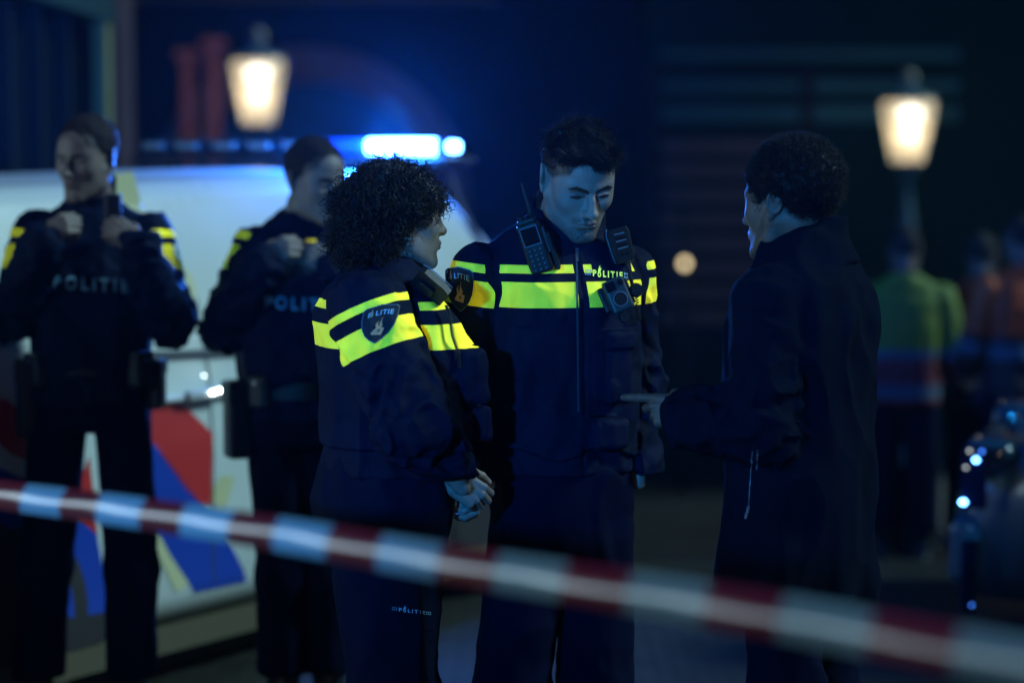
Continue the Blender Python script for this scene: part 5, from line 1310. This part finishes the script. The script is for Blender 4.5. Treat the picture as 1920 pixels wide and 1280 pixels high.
g1 = fig_guard(172, 7.35, R(4), "officer gripping his vest straps, standing wide in front of the van's striped side", (163, 300, (172, 392, .03)), R(-26), R(6),
    [[(72, 440, 0), (18, 590, -.08), (76, 456, -.26)], [(280, 440, 0.02), (318, 600, -.06), (264, 462, -.26)]],
    [((76, 458, -.26), (.75, 0, .62), (-.3, -1, .45), False), ((264, 464, -.26), (-.75, 0, .60), (.3, -1, .45), True)],
    [(232, 805, 0), (247, 1060, 0), (245, 1300, .05), (108, 805, 0), (88, 1060, 0), (66, 1300, .05)], 0.0,
    ((101, 541), (240, 549), (102, 516), (240, 524)), 91)
belt(g1[0], g1[1], 1.14, .178, .140, [(-40, .07, .11, .05, -.01, "radio_pouch"), (-15, .06, .15, .06, -.06, "holster"), (-140, .07, .10, .05, -.01, "cuff_pouch"), (-172, .07, .24, .06, -.10, "baton_holder")])
# clear earpiece tube catching the blue light
mb = MB(); mb.tube([g1[0].L(208, 318, -.02), g1[0].L(212, 335, .0), g1[0].L(210, 360, .02), g1[0].L(217, 390, .0)], .006, 8); mb.build("earpiece_tube", mat("earpiece_plastic", (.12, .2, .3), .25), g1[1], True)
mb = MB(); mb.tube([g1[0].L(214, 362, -.04), g1[0].L(216, 330, -.04)], [.006, .004], 8); sr = mb.build("radio_aerial", M_black, g1[1])
MB().box(tuple(g1[0].L(212, 395, -.13)), (.05, .03, .10), bev=.008).build("radio_case", M_black, g1[1])
g2 = fig_guard(560, 7.40, R(10), "officer half hidden by the curly haired officer, both hands at his vest", (592, 342, (570, 416, .03)), R(42), R(8),
    [[(478, 470, 0), (424, 612, -.06), (488, 492, -.24)], [(650, 480, 0.05), (680, 620, 0), (630, 505, -.22)]],
    [((488, 494, -.24), (.8, 0, .50), (-.3, -1, .4), False), ((634, 507, -.22), (-.8, 0, .50), (.3, -1, .4), True)],
    [(600, 830, 0.03), (612, 1080, .03), (620, 1350, .08), (520, 830, 0), (530, 1080, 0), (530, 1350, .05)], -0.06,
    ((495, 578), (632, 586), (496, 553), (632, 561)), 101)
belt(g2[0], g2[1], 1.06, .178, .140, [(-165, .08, .24, .07, -.09, "holster"), (-130, .06, .10, .05, 0, "cuff_pouch"), (-60, .07, .10, .05, 0, "radio_pouch")])
for gg, pts in ((g2, [((540, 449), (562, 462)), ((574, 449), (592, 462)), ((538, 472), (560, 480))]),):
    for (x0, y0), (x1, y1) in pts:
        decal("strap_patch", [(x0, y1), (x1, y1), (x1, y0), (x0, y0)], [(0, 1, 2, 3)], gg[2], .004, 7.25, M_fluo, gg[1])

# ================================================================== barrier tape in front of everything
def tape():
    pts = [(x, y, 1 / ((1 - x / 1920) / 4.1 + x / 1920 / 2.42)) for x, y in ((-700, 842), (-260, 893), (0, 925), (270, 962), (560, 1006), (870, 1060), (1110, 1095), (1400, 1142), (1700, 1197), (1920, 1240), (2300, 1322), (2900, 1448))]
    C = np.array([W(*p) for p in pts]); t = np.linspace(0, len(pts) - 1, 700); C = np.stack([np.interp(t, range(len(pts)), C[:, k]) for k in range(3)], 1)
    ker = np.hanning(61); ker /= ker.sum(); Cs = np.stack([np.convolve(np.pad(C[:, k], 30, mode='reflect', reflect_type='odd'), ker, 'valid') for k in range(3)], 1)
    s = np.concatenate([[0], np.cumsum(np.linalg.norm(np.diff(Cs, axis=0), axis=1))])
    # cross-section: a shallow fold, the upper flap leaning back towards the sky
    prof = [(.016, .031), (.0095, .024), (.0032, .016), (.0006, .008), (.000, .0), (.0006, -.008), (.0032, -.016), (.0100, -.024), (.017, -.031)]
    pxs = 960 + FPX * Cs[:, 0] / (Cs[:, 1] * CP - (Cs[:, 2] - CAMH) * SP); s = s - np.interp(112, pxs, s)
    V = []; A = []; F = []
    for i, c in enumerate(Cs):
        ph = -0.33 + 0.05 * math.sin(s[i] * 3.1) + .015 * math.sin(s[i] * 13)
        for j, (yy, zz) in enumerate(prof):
            yy2 = yy * math.cos(ph) - zz * math.sin(ph) + .0006 * math.sin(s[i] * 23 + j); zz2 = yy * math.sin(ph) + zz * math.cos(ph)
            V.append(c + (0.25 * yy2, yy2, zz2 * .80)); A.append(s[i] - 0.15 * zz)
    n = len(prof)
    for i in range(len(Cs) - 1):
        for j in range(n - 1): a = i * n + j; F.append((a, a + n, a + n + 1, a + 1))
    m = bpy.data.materials.new("red_white_tape"); m.use_nodes = True; nt = m.node_tree; b = nt.nodes["Principled BSDF"]
    at = nt.nodes.new("ShaderNodeAttribute"); at.attribute_name = "run"; mo = nt.nodes.new("ShaderNodeMath"); mo.operation = 'FRACT'
    dv = nt.nodes.new("ShaderNodeMath"); dv.operation = 'MULTIPLY_ADD'; dv.inputs[1].default_value = 1 / TAPE_P; dv.inputs[2].default_value = TAPE_O
    nt.links.new(at.outputs["Fac"], dv.inputs[0]); nt.links.new(dv.outputs[0], mo.inputs[0])
    gt = nt.nodes.new("ShaderNodeMath"); gt.operation = 'LESS_THAN'; gt.inputs[1].default_value = .47; nt.links.new(mo.outputs[0], gt.inputs[0])
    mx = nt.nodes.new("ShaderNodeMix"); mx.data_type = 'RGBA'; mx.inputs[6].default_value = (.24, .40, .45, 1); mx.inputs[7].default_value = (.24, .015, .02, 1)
    nt.links.new(gt.outputs[0], mx.inputs[0]); nt.links.new(mx.outputs[2], b.inputs["Base Color"]); b.inputs["Roughness"].default_value = .30
    b.inputs["Specular IOR Level"].default_value = .8; b.inputs["Coat Weight"].default_value = 1.0; b.inputs["Coat Roughness"].default_value = .30
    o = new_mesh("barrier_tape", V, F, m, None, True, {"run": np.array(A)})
    tag(o, "red and white barrier tape stretched across the front of the scene", "barrier tape")
    return Cs, s
TAPE_P, TAPE_O = 0.2525, 0.0
tape()

# ================================================================== dark car at the right edge
def car():
    cl = W(1812, 640, 8.4); r = empty("patrol_car", (cl[0], 8.4, 0), 0); r.rotation_euler = (0, 0, -.27); tag(r, "dark car nose with blue glints cut by the right edge of the picture", "car")
    # x to the right, y away; nose towards the camera's left
    xs_ = [0.0, .05, .14, .30, .6, 1.0, 1.25, 1.9, 2.6, 3.3, 3.9, 4.1, 4.2]
    zt = [.58, .66, .73, .80, .88, 1.03, 1.08, 1.44, 1.48, 1.42, 1.10, .95, .75]
    V = []; F = []; n = 12
    for x, z in zip(xs_, zt):
        e = float(np.interp(x, [0, .05, .3, 3.9, 4.2], [.20, .10, .0, .0, .12])); g_ = max(0, z - 1.0) * .45
        pr = [(.06, .20), (.0, .30), (0, .55), (.02, min(.86, z - .06)), (.06 + g_, z - .015), (.2 + g_, z)]
        pr = [(y + e, q) for y, q in pr]; pr = pr + [(1.80 - y, q) for y, q in pr[::-1]]; V += [(x, y, q) for y, q in pr]
    for i in range(len(xs_) - 1):
        for k in range(n): a, b = i * n + k, i * n + (k + 1) % n; F.append((a, a + n, b + n, b))
    F.append(tuple(range(n))); F.append(tuple(range(len(V) - 1, len(V) - n - 1, -1)))
    body = new_mesh("car_body", V, F, mat("dark_car_paint", (.006, .022, .036), .35, coat=.4), r, True)
    MB().box((.075, .26, .70), (.17, .36, .12), bev=.035).build("headlight", mat("headlamp_glass", (.015, .06, .10), .1, coat=1), r, True)
    MB().box((.075, 1.54, .70), (.17, .36, .12), bev=.035).build("headlight", bpy.data.materials["headlamp_glass"], r, True)
    MB().box((.02, .9, .62), (.08, .8, .14), bev=.02).build("grille", M_blackr, r)
    m = MB(); m.box((.02, .9, .36), (.16, 1.62, .26), bev=.05); m.build("bumper", mat("bumper_paint", (.008, .04, .06), .35, coat=.5), r)
    MB().box((-.075, .9, .44), (.01, .50, .11), bev=.002).build("number_plate", M_cream, r)
    for x in (.85, 3.4):
        for y in (.08, 1.72):
            w_ = empty("wheel", (x, y, .31)); w_.parent = r; Mx = Matrix.Rotation(R(90), 4, 'X')
            MB().lathe([(.19, -.10), (.29, -.11), (.31, -.08), (.31, .08), (.29, .11), (.19, .10)], n=28, M=Mx).build("tyre", M_tyre, w_, True)
            MB().lathe([(.02, -.10), (.18, -.09), (.20, -.11), (.20, .11), (.02, .08)], n=14, M=Mx).build("rim", M_steel, w_)
    MB().box((1.75, .17, 1.22), (1.2, .012, .26), Matrix.Rotation(R(-24), 4, 'X')).build("side_window", M_lcd, r)
    # glowing beads standing for blue and pale glints on the nose corner
    mb_ = mat("blue_glint", (.1, .3, 1), .2, emit=(.12, .40, 1.0), estr=28); md = mat("blue_glint_dim", (.1, .3, 1), .2, emit=(.05, .22, 1.0), estr=5); mw = mat("pale_glint", (.6, .65, .6), .2, emit=(.7, .72, .6), estr=1.6)
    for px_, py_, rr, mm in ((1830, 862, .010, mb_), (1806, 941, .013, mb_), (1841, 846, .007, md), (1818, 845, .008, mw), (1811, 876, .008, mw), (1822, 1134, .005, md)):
        Yl = 8.36; q = W(px_, py_, Yl); q = np.array(rotm(.27) @ (q - np.array((cl[0], 8.4, 0)))); 
        MB().lathe([(.001, -rr * .7), (rr, 0), (.001, rr * .7)], c=tuple(q), n=10).build("nose_glint", mm, r, True)
    # bracket that carries the glint beads in front of the nose
    q = rotm(.27) @ (W(1826, 895, 8.385) - np.array((cl[0], 8.4, 0))); MB().box(tuple(q), (.09, .025, .22), bev=.01).build("push_bar", M_fabd, r)
    q = rotm(.27) @ (W(1815, 1080, 8.385) - np.array((cl[0], 8.4, 0))); MB().box(tuple(q), (.05, .025, .26), bev=.01).build("push_bar", M_fabd, r)
car()

# ================================================================== helpers far behind on the ramp
def far_person(px, Y, yaw, label, top_mat, low_bands, headtop, jack_rows, helmet=None, arm=None, seedv=5):
    gz = ground_z(Y); g = Figure(px, Y, yaw, gz)
    H = 1.80; z = lambda f: f * H
    neck = np.array((0, .02, z(.84))); head = (np.array((0, -.01, z(.925))), yaw, R(8), 0)
    rows = [(z(.47), 0, 0, .19, .15), (z(.55), 0, 0, .19, .15), (z(.70), 0, 0, .205, .15), (z(.78), 0, 0, .20, .13), (z(.82), 0, 0, .15, .10), (z(.85), 0, .01, .09, .08)]
    aR = [np.array((-.20, 0, z(.79))), np.array((-.27, -.02, z(.63))), np.array((-.22, -.16, z(.54)))]
    aL = [np.array((.20, 0, z(.79))), np.array((.27, -.02, z(.63))), np.array((.20, -.18, z(.56)))]
    if arm == 'up': aL = [np.array((.20, 0, z(.79))), np.array((.34, -.10, z(.74))), np.array((.20, -.26, z(.86)))]
    legs = legs_of(np.array((.09, 0, z(.50))), np.array((.10, -.01, z(.28))), np.array((.11, .02, .10)), np.array((-.09, 0, z(.50))), np.array((-.11, 0, z(.28))), np.array((-.12, .02, .10)))
    hands = [(A[2], frame(A[2] - A[1], (0, -1, .3)), k == 1, [.5] * 4, (.4, .4), 1.0) for k, A in enumerate((aR, aL))]
    o, M = build_body(g, label, "person", head, hands, M_skin2, h_head=.006, h_hand=.006, tint=dict(brow=.8, lids=False), neck=neck, arms=[aR, aL], trunk=rows, legs=legs)
    j = build_jacket(g, o, top_mat, rows, [aR, aL], [(.075, .068, .055)] * 2, h=.014, seedv=seedv, fold=.008, collar=((0, .02, z(.84)), .08, .086, -.03, .02, .05, 0), hemz=z(.452))
    build_trousers(g, o, M_fabd, [(z(.46), 0, 0, .16, .13), (z(.53), 0, 0, .175, .135), (z(.56), 0, 0, .17, .13)], legs, (.10, .085, .08), h=.014, seedv=seedv)
    build_boots(o, legs, (.2, -.2), h=.016)
    if helmet:
        def hs(Q): return smax(ell(Q, (0, .012, .055), (.110, .135, .105)), -(Q[:, 2] - .02 + .3 * Q[:, 1] * 0), .01)
        V, F = snets(hs, (-.2, -.2, -.1), (.2, .2, .2), .008); new_mesh("helmet", V @ M.T + head[0], F, helmet, o, True)
    else:
        hair_mesh(g, o, head[0], M, lambda Q: smax(ell(Q, (0, .02, .048), (.083, .102, .092)), np.interp(Q[:, 1], [-.1, -.06, 0, .1], [.08, .06, .0, -.12]) - Q[:, 2], .006), lambda V, F: [], M_hairb, h=.008)
    return g, o
def multi_band(name, segs, base):
    """cloth whose colour changes with height: segs of lo, hi, colour"""
    m = bpy.data.materials.new(name); m.use_nodes = True; nt = m.node_tree; b = nt.nodes["Principled BSDF"]; b.inputs["Roughness"].default_value = .7
    at = nt.nodes.new("ShaderNodeAttribute"); at.attribute_name = "band"; cur = None
    for lo, hi, c in segs:
        cm = nt.nodes.new("ShaderNodeMath"); cm.operation = 'COMPARE'; cm.inputs[1].default_value = (lo + hi) / 2; cm.inputs[2].default_value = (hi - lo) / 2; nt.links.new(at.outputs["Fac"], cm.inputs[0])
        mx = nt.nodes.new("ShaderNodeMix"); mx.data_type = 'RGBA'; nt.links.new(cm.outputs[0], mx.inputs[0]); mx.inputs[7].default_value = (*c, 1)
        if cur is None: mx.inputs[6].default_value = (*base, 1)
        else: nt.links.new(cur, mx.inputs[6])
        cur = mx.outputs[2]
    nt.links.new(cur, b.inputs["Base Color"]); return m
mg = multi_band("medic_jacket", [(1.15, 1.60, (.12, .19, .015)), (1.10, 1.15, (.05, .10, .15)), (.96, 1.10, (.16, .02, .03)), (.88, .96, (.05, .09, .15)), (.80, .88, (.22, .012, .012))], (.10, .03, .04))
mo_ = multi_band("fire_jacket", [(1.24, 1.60, (.36, .05, .010)), (1.17, 1.24, (.03, .08, .16)), (1.12, 1.17, (.30, .02, .01)), (1.00, 1.07, (.03, .06, .16))], (.012, .012, .03))
mo2 = multi_band("fire_jacket_plain", [(1.18, 1.60, (.42, .06, .012)), (1.06, 1.14, (.05, .12, .18))], (.02, .02, .03))
far_person(1695, 13.0, R(170), "medic in a yellow green and blue jacket with red hem, behind the coated man's shoulder", mg, None, 0, None, seedv=5)
g3 = far_person(1838, 13.3, R(150), "firefighter in an orange jacket with pale blue bands above dark trousers", mo_, None, 0, None, seedv=6)
g4 = far_person(1912, 12.6, R(200), "firefighter in an orange jacket cut by the right edge of the picture", mo2, None, 0, None, seedv=7)
q = W(1893, 772, 11.4); t_ = empty("hand_torch", tuple(q)); tag(t_, "lit hand torch glowing pale above the dark car's bonnet", "torch")
MB().lathe([(.018, -.14), (.018, -.03), (.034, .0), (.034, .03)], n=14).build("torch_tube", mat("torch_orange", (.12, .05, .02), .4), t_, True)
MB().lathe([(.001, .0302), (.030, .0305), (.028, .036), (.001, .038)], n=14).build("torch_lens", mat("torch_lens", (1, .9, .7), .3, emit=(1.0, .82, .55), estr=5.0), t_, True)
t_.rotation_euler = (R(92), 0, 0)
cb = empty("stone_block", (W(1715, 900, 13.2)[0], 13.2, ground_z(13.2) + .0)); tag(cb, "pale low stone block on the pavement below the medic", "block")
MB().box((0, 0, .25), (.22, .30, .50), bev=.03).build("block_body", mat("block_stone", (.035, .036, .028), .8, spec=.1, bump=.5, bscale=20, var=.3), cb)

# ================================================================== thin mist, added to give the lamps the glow of lens bloom
hz = MB(); hz.box((0, 18, 4.6), (80, 76, 16.0)); haze = hz.build("haze", None)
hm = bpy.data.materials.new("thin_haze"); hm.use_nodes = True; nt = hm.node_tree; nt.nodes.clear()
ho = nt.nodes.new("ShaderNodeOutputMaterial"); hv = nt.nodes.new("ShaderNodeVolumePrincipled")
hv.inputs["Color"].default_value = (.30, .70, 1, 1); hv.inputs["Density"].default_value = 0.0013; hv.inputs["Anisotropy"].default_value = 0.75
nt.links.new(hv.outputs[0], ho.inputs["Volume"]); haze.data.materials.append(hm); tag(haze, kind="stuff")
